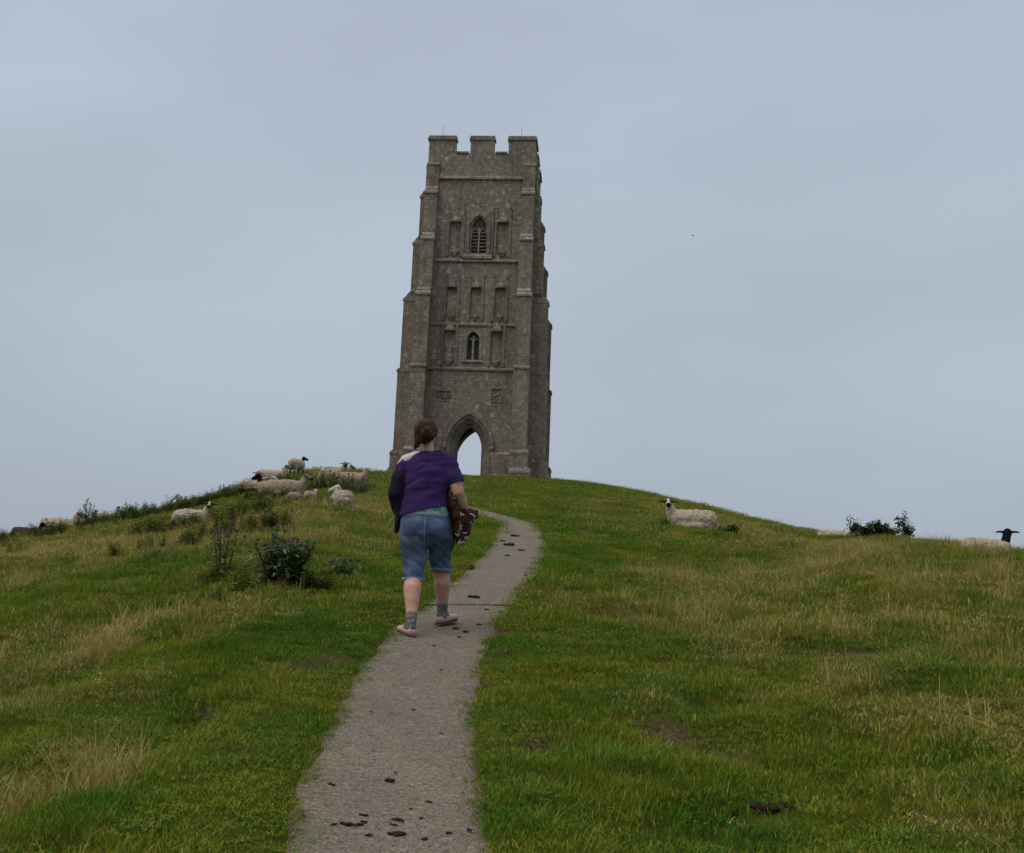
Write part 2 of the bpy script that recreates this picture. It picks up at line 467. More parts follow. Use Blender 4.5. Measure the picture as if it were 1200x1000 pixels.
def resample(P, s):
    d = np.concatenate([[0], np.cumsum(np.hypot(*np.diff(P, axis=0).T))]); d /= d[-1]
    return np.stack([np.interp(s, d, P[:, 0]), np.interp(s, d, P[:, 1])], -1)
S = np.linspace(0, 1, 420)
# pair the edges row by row (same index in both lists) and smooth
kk = np.linspace(0, len(PATH_L) - 1, 560)
def smoothed(P):
    idx = np.arange(len(P))
    out = np.stack([np.interp(kk, idx, P[:, 0]), np.interp(kk, idx, P[:, 1])], -1)
    ker = np.hanning(25); ker /= ker.sum()
    pad = np.pad(out, ((12, 12), (0, 0)), 'edge')
    return np.stack([np.convolve(pad[:, i], ker, 'valid') for i in (0, 1)], -1)
PL_, PR_ = smoothed(PATH_L), smoothed(PATH_R)
ymid = (PL_[:, 1] + PR_[:, 1]) / 2
path_root = empty('path', (0, 0, 0))
tag(path_root, 'narrow worn concrete path winding up the hill to the tower', kind='structure')
JOINTS = [10.22, 14.3, 16.1, 21.6]
cuts = [0] + [int(np.argmin(np.abs(ymid - j))) for j in JOINTS] + [len(kk) - 1]
NC = 15
for si in range(len(cuts) - 1):
    i0, i1 = cuts[si], cuts[si + 1]
    rows = list(range(i0, i1 + 1))
    V = []; Fc = []; E = []
    for q, i in enumerate(rows):
        A = PL_[i].copy(); B = PR_[i].copy()
        t_ = kk[i]
        ax = (B - A) / np.linalg.norm(B - A); fw = np.array([-ax[1], ax[0]])
        wl = (fbm(np.array([A[1] * 2.6]), np.array([1.5]), 5, 4)[0] - .5) * .13; wr = (fbm(np.array([B[1] * 2.6]), np.array([7.5]), 6, 4)[0] - .5) * .13
        A = A + ax * wl - ax * .015; B = B + ax * wr + ax * .015
        if q == 0 and si > 0: A = A + fw * .008 * (2.6 if si == 1 else 1); B = B + fw * .008 * (2.6 if si == 1 else 1)
        if q == len(rows) - 1 and si < len(cuts) - 2: A = A - fw * .006 * (2.2 if si == 0 else 1); B = B - fw * .006 * (2.2 if si == 0 else 1)
        for k in range(NC):
            s_ = k / (NC - 1)
            P = A + (B - A) * s_
            zt = float(terrain_base(P[0], P[1]))
            dz = .014 - .022 * abs(2 * s_ - 1) ** 6 + (float(fbm(np.array([P[0] * 3]), np.array([P[1] * 3]), 61, 2)[0]) - .5) * .012
            V.append((P[0], P[1], zt + dz)); E.append(max(0, (abs(2 * s_ - 1) - .84) / .16))
    nrow = len(rows)
    for q in range(nrow - 1):
        for k in range(NC - 1):
            a = q * NC + k; Fc.append((a, a + 1, a + NC + 1, a + NC))
    # skirt: sides and ends go down into the ground
    base = len(V)
    ring = [k for k in range(NC)] + [q * NC + NC - 1 for q in range(1, nrow)] + [(nrow - 1) * NC + k for k in range(NC - 2, -1, -1)] + [q * NC for q in range(nrow - 2, 0, -1)]
    for a in ring: V.append((V[a][0], V[a][1], V[a][2] - .09)); E.append(1.0)
    for k in range(len(ring)):
        k2 = (k + 1) % len(ring)
        Fc.append((ring[k2], ring[k], base + k, base + k2))
    o = from_data('slab', V, Fc, MAT_PATH, path_root, True)
    a_ = o.data.attributes.new('edge', 'FLOAT', 'POINT'); a_.data.foreach_set('value', np.array(E, np.float32))
# moss and grit squeezed up in the wide joint
jb = bmesh.new(); jr = random.Random(2); ji = cuts[1]
for k in range(34):
    s_ = (k + .5) / 34; P = PL_[ji] + (PR_[ji] - PL_[ji]) * s_
    ball(jb, (P[0], P[1] + jr.uniform(-.006, .006), float(terrain_base(P[0], P[1])) + .010), .018, .022 * jr.uniform(.7, 1.2), .012 * jr.uniform(.6, 1.3), 8, 5)
organic('joint', jb, MAT_GRIT, path_root, .007, 1)
def path_z(x, y):
    return float(terrain_base(x, y)) + .014

# ------------------------------------------------------------------ grass
def blade_mesh(name, specs, mat):
    """specs: list of (x, y, az, height, width, lean, curl, tone)"""
    V = []; Fc = []; T = []
    for (x, y, az, h, w, lean, curl, tone) in specs:
        dx, dy = math.cos(az), math.sin(az); sx, sy = -dy, dx
        b = len(V)
        for k, t in enumerate((0, .4, .75)):
            off = lean * h * t + curl * h * t * t; z = h * (t - .35 * (abs(curl) + abs(lean) * .3) * t * t)
            ww = w * (1, .85, .5)[k] * .5
            V += [(x + dx * off + sx * ww, y + dy * off + sy * ww, z), (x + dx * off - sx * ww, y + dy * off - sy * ww, z)]
            T += [tone, tone]
        off = lean * h + curl * h; z = h * (1 - .35 * (abs(curl) + abs(lean) * .3))
        V.append((x + dx * off, y + dy * off, z)); T.append(tone)
        Fc += [(b, b + 1, b + 3, b + 2), (b + 2, b + 3, b + 5, b + 4), (b + 4, b + 5, b + 6)]
    me = bpy.data.meshes.new(name); me.from_pydata(V, [], Fc); me.update()
    a = me.attributes.new('tone', 'FLOAT', 'POINT'); a.data.foreach_set('value', np.array(T, np.float32))
    me.materials.append(mat)
    return bpy.data.objects.new(name, me)
def grass_material(name, g1, g2, s1, s2, bias=0.0, trans=.25):
    m = NT(name)
    dry = m.attr('dry', 'INSTANCER'); hue = m.attr('hue', 'INSTANCER')
    tone = m.attr('tone')
    green = m.mix(hue, g1, g2); straw = m.mix(m.math('FRACT', m.math('MULTIPLY', tone, 7.31)), s1, s2)
    f = m.math('ADD', m.math('SUBTRACT', dry, tone), .5 + bias)
    c = m.mix(m.ramp(f, [(.38, 0), (.62, 1)]), green, straw)
    v = m.math('ADD', m.math('MULTIPLY', m.math('FRACT', m.math('MULTIPLY', tone, 13.7)), .5), .75)
    c = m.mix(1.0, c, m.n('ShaderNodeCombineColor').outputs[0], 'MULTIPLY') if False else c
    hsv = m.n('ShaderNodeHueSaturation'); m.l(c, hsv.inputs['Color']); m.l(v, hsv.inputs['Value'])
    m.color(hsv.outputs[0])
    m.b.inputs['Roughness'].default_value = .75
    m.b.inputs['Specular IOR Level'].default_value = .03
    tr = m.n('ShaderNodeBsdfTranslucent'); m.l(hsv.outputs[0], tr.inputs['Color'])
    mx = m.n('ShaderNodeMixShader'); mx.inputs[0].default_value = trans
    m.l(m.b.outputs[0], mx.inputs[1]); m.l(tr.outputs[0], mx.inputs[2]); m.l(mx.outputs[0], m.out.inputs[0])
    return m.mat
MAT_GRASS = grass_material('short_grass', (.064, .164, .015), (.182, .214, .023), (.32, .245, .076), (.48, .39, .165))
MAT_STRAW = grass_material('long_dry_grass', (.11, .14, .014), (.17, .175, .02), (.31, .235, .078), (.50, .40, .17), .05)
rnd = random.Random(5)
def tuft_short(i):
    r_ = random.Random(100 + i); L = []
    for k in range(84):
        a = r_.uniform(0, 6.283); d = .13 * math.sqrt(r_.random())
        L.append((d * math.cos(a), d * math.sin(a), r_.uniform(0, 6.283), r_.uniform(.014, .042) * (1.6 if r_.random() < .1 else 1), r_.uniform(.0028, .0050), r_.uniform(.0, .55), r_.uniform(-.1, .6), r_.random()))
    return blade_mesh('grass_tuft', L, MAT_GRASS)
def tuft_mid(i):
    r_ = random.Random(200 + i); L = []
    for k in range(46):
        a = r_.uniform(0, 6.283); d = .10 * math.sqrt(r_.random())
        az = a + r_.uniform(-.8, .8)
        L.append((d * math.cos(a), d * math.sin(a), az, r_.uniform(.045, .115), r_.uniform(.0025, .0045), r_.uniform(.1, .8), r_.uniform(.0, .8), r_.random()))
    return blade_mesh('grass_tuft', L, MAT_GRASS)
def tuft_long(i):
    r_ = random.Random(300 + i); L = []
    for k in range(24):
        a = r_.uniform(0, 6.283); d = .12 * math.sqrt(r_.random())
        h = r_.uniform(.12, .30)
        L.append((d * math.cos(a), d * math.sin(a), a + r_.uniform(-1.2, 1.2), h, r_.uniform(.0022, .004), r_.uniform(.0, .45), r_.uniform(-.1, .6), r_.random()))
    for k in range(10):        # flattened, broken stalks
        a = r_.uniform(0, 6.283); d = .12 * r_.random()
        L.append((d * math.cos(a), d * math.sin(a), r_.uniform(0, 6.283), r_.uniform(.08, .2), r_.uniform(.003, .005), r_.uniform(.9, 1.8), r_.uniform(-.5, .3), r_.random()))
    return blade_mesh('dry_tuft', L, MAT_STRAW)
def make_collection(name, objs):
    c = bpy.data.collections.new(name)
    for o in objs: c.objects.link(o)
    return c
C_SHORT = make_collection('short_tufts', [tuft_short(i) for i in range(4)])
C_MID = make_collection('mid_tufts', [tuft_mid(i) for i in range(4)])
C_LONG = make_collection('long_tufts', [tuft_long(i) for i in range(5)])

def scatter_group(coll):
    g = bpy.data.node_groups.new('scatter_' + coll.name, 'GeometryNodeTree')
    g.interface.new_socket('Geometry', in_out='INPUT', socket_type='NodeSocketGeometry')
    g.interface.new_socket('Geometry', in_out='OUTPUT', socket_type='NodeSocketGeometry')
    gi = g.nodes.new('NodeGroupInput'); go = g.nodes.new('NodeGroupOutput')
    ip = g.nodes.new('GeometryNodeInstanceOnPoints')
    ci = g.nodes.new('GeometryNodeCollectionInfo')
    ci.inputs['Collection'].default_value = coll
    ci.inputs['Separate Children'].default_value = True
    ci.inputs['Reset Children'].default_value = True
    def na(nm, typ):
        n = g.nodes.new('GeometryNodeInputNamedAttribute'); n.data_type = typ; n.inputs['Name'].default_value = nm
        return n.outputs['Attribute']
    g.links.new(gi.outputs[0], ip.inputs['Points'])
    g.links.new(ci.outputs[0], ip.inputs['Instance'])
    ip.inputs['Pick Instance'].default_value = True
    g.links.new(na('idx', 'INT'), ip.inputs['Instance Index'])
    er = g.nodes.new('FunctionNodeEulerToRotation')
    g.links.new(na('rot', 'FLOAT_VECTOR'), er.inputs[0])
    g.links.new(er.outputs[0], ip.inputs['Rotation'])
    g.links.new(na('scl', 'FLOAT_VECTOR'), ip.inputs['Scale'])
    g.links.new(ip.outputs[0], go.inputs[0])
    return g
def scatter(name, coll, P, rot, scl, idx, dry, hue, label, cat):
    me = bpy.data.meshes.new(name)
    n = len(P)
    me.vertices.add(n); me.vertices.foreach_set('co', P.astype(np.float32).ravel())
    for nm, typ, arr in (('rot', 'FLOAT_VECTOR', rot), ('scl', 'FLOAT_VECTOR', scl)):
        a = me.attributes.new(nm, typ, 'POINT'); a.data.foreach_set('vector', arr.astype(np.float32).ravel())
    a = me.attributes.new('idx', 'INT', 'POINT'); a.data.foreach_set('value', idx.astype(np.int32))
    for nm, arr in (('dry', dry), ('hue', hue)):
        a = me.attributes.new(nm, 'FLOAT', 'POINT'); a.data.foreach_set('value', arr.astype(np.float32))
    me.update()
    o = bpy.data.objects.new(name, me); COL.objects.link(o)
    md = o.modifiers.new('scatter', 'NODES'); md.node_group = scatter_group(coll)
    tag(o, label, cat, kind='stuff')
    return o
rng = np.random.default_rng(12)
def sample(r0, r1, dens, az0=-33, az1=33):
    area = (az1 - az0) / 360 * math.pi * (r1 * r1 - r0 * r0)
    n = int(area * dens)
    r = np.sqrt(rng.random(n) * (r1 * r1 - r0 * r0) + r0 * r0); a = np.radians(rng.uniform(az0, az1, n))
    return r * np.sin(a), r * np.cos(a)
def visible_side(x, y):
    """drop what lies well behind the crest"""
    az = np.degrees(np.arctan2(x, y)); r = np.hypot(x, y)
    return r < _interp(az, RS) + 7
TOWER_XY = (-2.9, 78.0)
def lay(bands, coll, name, label, cat, keep, hfun, nvar):
    P = []; RO = []; SC = []; ID = []; DR = []; HU = []
    for (r0, r1, dens, sxy, sz) in bands:
        x, y = sample(r0, r1, dens)
        d = dry_map(x, y)
        k = keep(x, y, d) & visible_side(x, y) & ~on_path(x, y, (fbm(x * 5, y * 5, 8, 2) - .52) * .09)
        k &= ~((np.hypot(x - 1.19, (y - 4.93) * .8) < .11) | (np.hypot(x - 1.03, y - 4.95) < .04))
        k &= ~((np.abs(x - TOWER_XY[0]) < 5.6) & (y > 72.6) & (y < 84))
        x, y, d = x[k], y[k], d[k]
        n = len(x); hs = hfun(x, y, d)
        P.append(np.stack([x, y, terrain(x, y) - .004], -1))
        RO.append(np.stack([rng.normal(0, .08, n), rng.normal(0, .08, n), rng.uniform(0, 6.283, n)], -1))
        s = rng.uniform(.8, 1.25, n)
        SC.append(np.stack([s * sxy, s * sxy, s * sz * hs], -1))
        ID.append(rng.integers(0, nvar, n)); DR.append(np.clip(d + rng.normal(0, .07, n), 0, 1))
        HU.append(np.clip((fbm(x * 1.9, y * 1.9, 44, 4) - .5) * 2.2 + .5 + rng.normal(0, .18, n), 0, 1))
    return scatter(name, coll, np.concatenate(P), np.concatenate(RO), np.concatenate(SC), np.concatenate(ID), np.concatenate(DR), np.concatenate(HU), label, cat)
near_path = lambda x, y: np.where(y < 27, .72 + .28 * sstep(.42, 1.0, np.abs(path_dist(x, y))), 1.0)
hfine = lambda x, y: .62 + 2.2 * np.clip(fbm(x * 2.4, y * 2.4, 66, 3) - .22, 0, 1) ** 1.4
lay([(2.4, 9, 300, 1.0, .82), (9, 18, 110, 1.35, 1.15), (18, 36, 38, 2.2, 1.15), (36, 86, 9, 4.2, 1.2)], C_SHORT, 'short_grass', 'short cropped green turf covering the hillside', 'grass',
    lambda x, y, d: (rng.random(len(x)) > soil_map(x, y) * 1.1), lambda x, y, d: hfine(x, y) * (1 - .25 * blobs(x, y, LUSH)) * near_path(x, y), 4)
lay([(2.4, 9, 70, 1.0, 1.0), (9, 18, 36, 1.3, 1.1), (18, 36, 14, 1.9, 1.05), (36, 80, 2.2, 3.2, 1.1)], C_MID, 'meadow_grass', 'longer green and yellowing grass in tufts on the slope', 'grass',
    lambda x, y, d: (rng.random(len(x)) < np.clip((fbm(x * 1.9, y * 1.9, 71, 3) - .46) * 4.5 + d * .55, 0.02, 1)) & (soil_map(x, y) < .3) & (np.abs(path_dist(x, y)) > .5), lambda x, y, d: hfine(x, y) * (.75 + .45 * d), 4)
lay([(2.4, 9, 70, 1.0, 1.0), (9, 18, 46, 1.15, 1.1), (18, 36, 20, 1.6, .85), (36, 70, 2.0, 2.6, .8)], C_LONG, 'dry_grass', 'tall straw-coloured dry grass stalks on the slope', 'grass',
    lambda x, y, d: (rng.random(len(x)) < np.clip((d - .32) * .9, 0.03, .55)) & (soil_map(x, y) < .3) & (np.abs(path_dist(x, y)) > .6), lambda x, y, d: .45 + .6 * d, 5)

# ------------------------------------------------------------------ the tower
def stone_material(name, base1, base2, lichen=1.0, rubble=True):
    m = NT(name); p = m.pos(True)
    sep = m.n('ShaderNodeSeparateXYZ'); m.l(p, sep.inputs[0])
    wob = m.noise(1.7, p, 2)
    cmb = m.n('ShaderNodeCombineXYZ')
    m.l(m.math('ADD', m.math('ADD', sep.outputs[0], sep.outputs[1]), m.math('MULTIPLY', wob, .5)), cmb.inputs[0])
    m.l(m.math('ADD', sep.outputs[2], m.math('MULTIPLY', m.noise(1.3, p, 3), .34)), cmb.inputs[1])
    br = m.n('ShaderNodeTexBrick'); m.l(cmb.outputs[0], br.inputs['Vector'])
    br.inputs['Scale'].default_value = 1.0
    br.inputs['Brick Width'].default_value = .44; br.inputs['Row Height'].default_value = .21
    br.inputs['Mortar Size'].default_value = .012; br.inputs['Mortar Smooth'].default_value = .6
    br.inputs['Bias'].default_value = 0
    br.inputs['Color1'].default_value = (0, 0, 0, 1); br.inputs['Color2'].default_value = (1, 1, 1, 1); br.inputs['Mortar'].default_value = (.5, .5, .5, 1)
    br.offset = .5; br.squash = .75; br.squash_frequency = 3
    n1 = m.noise(.55, p, 5, .6); n2 = m.noise(3.4, p, 5, .65); n3 = m.noise(16, p, 5, .7)
    c = m.mix(m.ramp(br.outputs['Color'], [(.0, 0), (1, 1)]), base1, base2)
    c = m.mix(m.ramp(n1, [(.35, 0), (.68, .8)]), c, tuple(v * .68 for v in base1))
    c = m.mix(m.ramp(n2, [(.46, 0), (.66, .8)]), c, (base2[0] * 1.28, base2[1] * 1.22, base2[2] * 1.12))
    c = m.mix(m.ramp(m.noise(2.1, p, 4, .6), [(.34, .6), (.50, 0)]), c, tuple(v * .66 for v in base1))
    warm = m.noise(1.1, p, 3)
    c = m.mix(m.ramp(warm, [(.56, 0), (.72, .45)]), c, (.24, .165, .10))
    c = m.mix(m.math('MULTIPLY', br.outputs['Fac'], .34), c, tuple(v * .6 for v in base1))
    # crusts of pale lichen
    dn = m.n('ShaderNodeTexNoise'); dn.inputs['Scale'].default_value = 5.0; dn.inputs['Detail'].default_value = 3; m.l(p, dn.inputs['Vector'])
    wv = m.n('ShaderNodeVectorMath'); wv.operation = 'MULTIPLY_ADD'; m.l(dn.outputs['Color'], wv.inputs[0]); wv.inputs[1].default_value = (.42, .42, .42); m.l(p, wv.inputs[2])
    v1 = m.voro(1.25, wv.outputs[0]); v2 = m.voro(3.1, wv.outputs[0]); cl = m.noise(.8, p, 3)
    l1 = m.ramp(m.math('SUBTRACT', v1, m.math('MULTIPLY', n3, .16)), [(.06, 1), (.14, 0)])
    l2 = m.ramp(m.math('SUBTRACT', v2, m.math('MULTIPLY', n3, .2)), [(.09, 1), (.19, 0)])
    l3 = m.ramp(n3, [(.57, 0), (.70, 1)])
    msk = m.ramp(cl, [(.36, .25), (.56, 1)])
    c = m.mix(m.math('MULTIPLY', m.math('MULTIPLY', l1, msk), .55 * lichen), c, (.54, .54, .505))
    c = m.mix(m.math('MULTIPLY', m.math('MULTIPLY', l2, msk), .5 * lichen), c, (.50, .485, .47))
    c = m.mix(m.math('MULTIPLY', m.math('MULTIPLY', l3, msk), .42 * lichen), c, (.38, .37, .34))
    # black weather streaks run down the faces
    st = m.n('ShaderNodeMapping'); st.inputs['Scale'].default_value = (2.6, 2.6, .16); m.l(p, st.inputs[0])
    c = m.mix(m.ramp(m.noise(1.0, st.outputs[0], 4, .6), [(.52, 0), (.72, .55)]), c, tuple(v * .42 for v in base1))
    m.color(c)
    h = m.math('SUBTRACT', m.math('ADD', m.math('MULTIPLY', n3, .5), m.math('MULTIPLY', n2, .5)), m.math('MULTIPLY', br.outputs['Fac'], .35))
    m.bump(h, .9, .05)
    m.b.inputs['Roughness'].default_value = .95
    return m.mat
MAT_STONE = stone_material('rubble_stone', (.205, .178, .154), (.290, .255, .222), 1.0)
MAT_ASHLAR = stone_material('dressed_stone', (.205, .172, .145), (.275, .235, .200), .6)
MAT_CAP = stone_material('lichened_capstone', (.225, .200, .175), (.295, .265, .235), 1.0)
MAT_DARKIN = NT('dark_filler'); MAT_DARKIN.color((.11, .10, .095)); MAT_DARKIN = MAT_DARKIN.mat  # dark tone for the added deck and the shaded window interior
MAT_IRON = NT('grey_metal'); MAT_IRON.color((.12, .12, .13)); MAT_IRON.b.inputs['Metallic'].default_value = .7; MAT_IRON = MAT_IRON.mat

TW = empty('stone_tower', (-2.90, 74.0, 11.12), R(-4.4))
tag(TW, 'tall weathered stone church tower with battlements and open pointed archway on the hilltop', 'tower')

def arch_pts(a, c, spring, z0, n=12, cx=0.0):
    """bottom-left, up, over the point, down to bottom-right"""
    Rr = a + c; apex = math.sqrt(Rr * Rr - c * c)
    t1 = math.atan2(apex, c)
    L = [(-a, z0)] + [(c - Rr * math.cos(t1 * k / n), spring + Rr * math.sin(t1 * k / n)) for k in range(n + 1)]
    L = [(x, z) for x, z in L]
    Rt = [(-x, z) for x, z in L[:-1]][::-1]
    return [(x + cx, z) for x, z in L + Rt]
def arch_ring(bm, ao, ai, c, spring, z0, y0, y1, cx=0.0, n=12):
    o = arch_pts(ao, c, spring, z0, n, cx); i = arch_pts(ai, c, spring, z0, n, cx)
    for k in range(len(o) - 1):
        poly = [o[k], o[k + 1], i[k + 1], i[k]]
        vs = [[bm.verts.new((p[0], y, p[1])) for p in poly] for y in (y0, y1)]
        a, b = vs
        bm.faces.new(a); bm.faces.new(b[::-1])
        bm.faces.new((a[0], b[0], b[1], a[1])); bm.faces.new((a[2], b[2], b[3], a[3]))
        if k == 0: bm.faces.new((a[3], b[3], b[0], a[0]))
        if k == len(o) - 2: bm.faces.new((a[1], b[1], b[2], a[2]))
    bmesh.ops.remove_doubles(bm, verts=bm.verts, dist=1e-5)

HW, DP = 3.80, 7.60          # half width, depth of the square body
NICHES = []                  # cx, z0, z1, half width
for cx in (-1.62, 1.72): NICHES.append((cx, 15.75, 18.2, .40))
for cx in (-1.64, .05, 1.74): NICHES.append((cx, 11.15, 13.45, .36))
for cx in (-1.64, 1.62): NICHES.append((cx, 7.95, 10.35, .40))
def box_obj(bounds):
    bm = bmesh.new(); bx(bm, *bounds); bmesh.ops.recalc_face_normals(bm, faces=bm.faces)
    me = bpy.data.meshes.new('t'); bm.to_mesh(me); bm.free()
    o = bpy.data.objects.new('t', me); COL.objects.link(o); return o
def cut_with(target, polys):
    bm = bmesh.new()
    for poly, axis, a, b in polys: prism(bm, poly, axis, a, b)
    bmesh.ops.recalc_face_normals(bm, faces=bm.faces)
    me = bpy.data.meshes.new('c'); bm.to_mesh(me); bm.free()
    c = bpy.data.objects.new('c', me); COL.objects.link(c)
    md = target.modifiers.new('b', 'BOOLEAN'); md.operation = 'DIFFERENCE'; md.solver = 'EXACT'; md.object = c
    return c
def rect(x0, x1, z0, z1): return [(x0, z0), (x1, z0), (x1, z1), (x0, z1)]
body = box_obj((-HW, HW, 0, DP, -1.2, 23.05))
tmp = [cut_with(body, [(rect(-2.75, 2.75, -1.0, 21.3), 'y', 1.06, 6.54)]),
       cut_with(body, [(rect(-3.32, 3.32, 22.0, 24), 'y', .48, 7.12)]),  # layer left beneath closes the hollow, part of the added cover
       cut_with(body, [(arch_pts(1.5, .94, 2.0, -1.3), 'y', -.5, 1.5)]),
       cut_with(body, [(arch_pts(1.75, .94, 2.0, -1.3), 'y', 6.2, 8.5)]),
       cut_with(body, [(arch_pts(.62, .45, 17.45, 15.62), 'y', -.5, 1.5), (arch_pts(.46, .3, 9.35, 8.05), 'y', -.5, 1.5)]),
       cut_with(body, [(arch_pts(.62, .45, 17.45, 15.62, cx=3.8), 'x', 2.5, 4.5), (arch_pts(.62, .45, 17.45, 15.62), 'y', 6.2, 8.5)]),
       cut_with(body, [(arch_pts(hw, .2, z1 - .35, z0), 'y', -.5, .30) for cx0, z0, z1, hw in [] ] or [(rect(9, 9.1, 0, .1), 'y', 0, .1)])]
tmp.append(cut_with(body, [(arch_pts(hw, .25, z1 - .62, z0, 7, cx), 'y', -.5, .09) for cx, z0, z1, hw in NICHES] + [(rect(-2.28, -1.42, 5.2, 5.8), 'y', -.5, .05), (rect(1.44, 2.14, 5.2, 6.05), 'y', -.5, .05)]))
dg = bpy.context.evaluated_depsgraph_get()
bm_me = bpy.data.meshes.new_from_object(body.evaluated_get(dg)); bm_me.name = 'wall'; bm_me.materials.clear()
bpy.data.objects.remove(body)
for c in tmp: bpy.data.objects.remove(c)
link_mesh('wall', bm_me, MAT_STONE, TW)

# deck added over the open tower so the louvre gaps stay dark
bm = bmesh.new(); bx(bm, -3.3, 3.3, .5, 7.1, 22.004, 22.06); from_bm('added_roof', bm, MAT_DARKIN, TW)

# --- buttresses: stage list (z bottom, z top, projection, width, weathering height)
STAGES = [(-1.2, .18, 1.72, 1.34, .30), (-.2, 1.50, 1.56, 1.16, .22), (.9, 7.28, 1.38, 1.04, .16), (6.9, 12.35, 1.24, .98, .55), (11.9, 16.45, .80, .92, .48), (16.0, 19.95, .46, .88, .48), (19.4, 22.15, .16, .86, .20)]
def place(side, mirror):
    """maps buttress coordinates (s along wall from inner edge, p projection, z) to tower coordinates"""
    inner = 2.97
    if side == 'front': return lambda s, p, z: ((inner + s) * mirror, -p, z)
    if side == 'back': return lambda s, p, z: ((inner + s) * mirror, DP + p, z)
    if side == 'right': return (lambda s, p, z: (HW + p, .30 + s, z)) if mirror < 0 else (lambda s, p, z: (HW + p, DP - .30 - s, z))
    return (lambda s, p, z: (-HW - p, .30 + s, z)) if mirror < 0 else (lambda s, p, z: (-HW - p, DP - .30 - s, z))
def hexa(bm, f, s0, s1, prof):
    """prof: polygon of (p, z); extruded over s"""
    A = [bm.verts.new(f(s0, p, z)) for p, z in prof]; B = [bm.verts.new(f(s1, p, z)) for p, z in prof]
    n = len(prof)
    for i in range(n): bm.faces.new((A[i], A[(i + 1) % n], B[(i + 1) % n], B[i]))
    bm.faces.new(A[::-1]); bm.faces.new(B)
br_ = random.Random(3)
for side in ('front', 'right', 'back', 'left'):
    for mirror in (-1, 1):
        f = place(side, mirror)
        bm = bmesh.new(); caps = []
        for k, (z0, z1, p, w, wh) in enumerate(STAGES):
            pn = STAGES[k + 1][2] if k + 1 < len(STAGES) else 0.0
            ins = 0.0 if side in ('front', 'back') else (1.04 - w) * .5
            hexa(bm, f, ins, ins + w, [(-.4, z0), (p, z0), (p, z1), (-.4, z1 + .001)])
            pn_ = pn + .02
            wn = STAGES[k + 1][3] if k + 1 < len(STAGES) else w
            caps.append((ins, w, p, z1, pn_, wh, wn, k))
        b = from_bm('buttress', bm, MAT_ASHLAR, TW)
        for (ins, w, p, z1, pn_, wh, wn, k) in caps:
            lip = .07 if k in (2, 3, 4, 5) else .03
            bm = bmesh.new()
            if k in (3, 4, 5):        # two courses of sloping stones
                pm = (p + pn_) * .5
                hexa(bm, f, ins - .03, ins + w + .03, [(-.3, z1 - .10), (p + lip, z1 - .10), (p + lip, z1 + .02), (pm + .02, z1 + wh * .52), (-.3, z1 + wh * .52)])
                hexa(bm, f, ins + (w - wn) * .5, ins + (w + wn) * .5 if side in ('right', 'left') else ins + wn + .01, [(-.28, z1 + wh * .5), (pm + .05, z1 + wh * .5), (pm + .05, z1 + wh * .62), (pn_, z1 + wh + .05), (-.28, z1 + wh + .05)])
            else:
                hexa(bm, f, ins - .03, ins + w + .03, [(-.3, z1 - .10), (p + lip, z1 - .10), (p + lip, z1 + .03), (max(pn_, .0), z1 + wh), (-.3, z1 + wh)])
            from_bm('weathering', bm, MAT_CAP if k in (3, 4, 5) else MAT_ASHLAR, b)

# --- plinth between the buttresses
def ring_course(name, z0, z1, out, chamfer, mat, gap=None):
    prof = [(-.2, z0), (out, z0), (out, z1 - chamfer), (.005, z1), (-.2, z1)]
    def piece(poly, axis, a, b):
        bm = bmesh.new(); prism(bm, poly, axis, a, b); from_bm(name, bm, mat, TW)
    segs = [(-2.99, 2.99)] if gap is None else [(-2.99, -gap), (gap, 2.99)]
    for a, b in segs: piece([(-p, z) for p, z in prof], 'x', a, b)
    for a, b in ([(-2.99, 2.99)] if gap is None else [(-2.99, -1.76), (1.76, 2.99)]): piece( [(DP + p, z) for p, z in prof], 'x', a, b)
    for sx in (-1, 1): piece([(sx * (HW + p), z) for p, z in prof], 'y', 1.2, DP - 1.2)
ring_course('plinth', -1.2, .32, .34, .22, MAT_ASHLAR, 1.56)
ring_course('plinth', -.3, 1.70, .18, .16, MAT_ASHLAR, 1.56)
for z, h, out in ((7.30, .24, .13), (15.02, .24, .15), (21.08, .26, .16)):
    ring_course('string_course', z, z + h, out, .12, MAT_CAP if z > 14 else MAT_ASHLAR)
bm = bmesh.new(); prism(bm, [(.1, 10.45), (-.11, 10.45), (-.11, 10.55), (.0, 10.66), (.1, 10.66)], 'x', -2.985, 2.985)
from_bm('string_course', bm, MAT_ASHLAR, TW)

# --- battlements
def ell(x0, x1, y0, y1, t, sx, sy):
    """L-shaped corner block"""
    pts = [(x0, y0), (x1, y0), (x1, y0 + t), (x0 + t, y0 + t), (x0 + t, y1), (x0, y1)]
    out = []
    for x, y in pts: out.append((x if sx > 0 else -x, y if sy > 0 else DP - y))
    return out
for sx in (-1, 1):
    for sy in (-1, 1):
        bm = bmesh.new(); prism(bm, ell(-HW, -1.87, 0, 1.90, .48, -sx if False else (1 if sx < 0 else -1), sy), 'z', 23.04, 24.06)
        o = from_bm('merlon', bm, MAT_STONE, TW)
        bm = bmesh.new(); prism(bm, ell(-HW - .10, -1.80, -.10, 1.97, .66, (1 if sx < 0 else -1), sy), 'z', 24.06, 24.20)
        prism(bm, ell(-HW - .03, -1.84, -.03, 1.93, .54, (1 if sx < 0 else -1), sy), 'z', 24.195, 24.38)
        from_bm('coping', bm, MAT_ASHLAR, o)
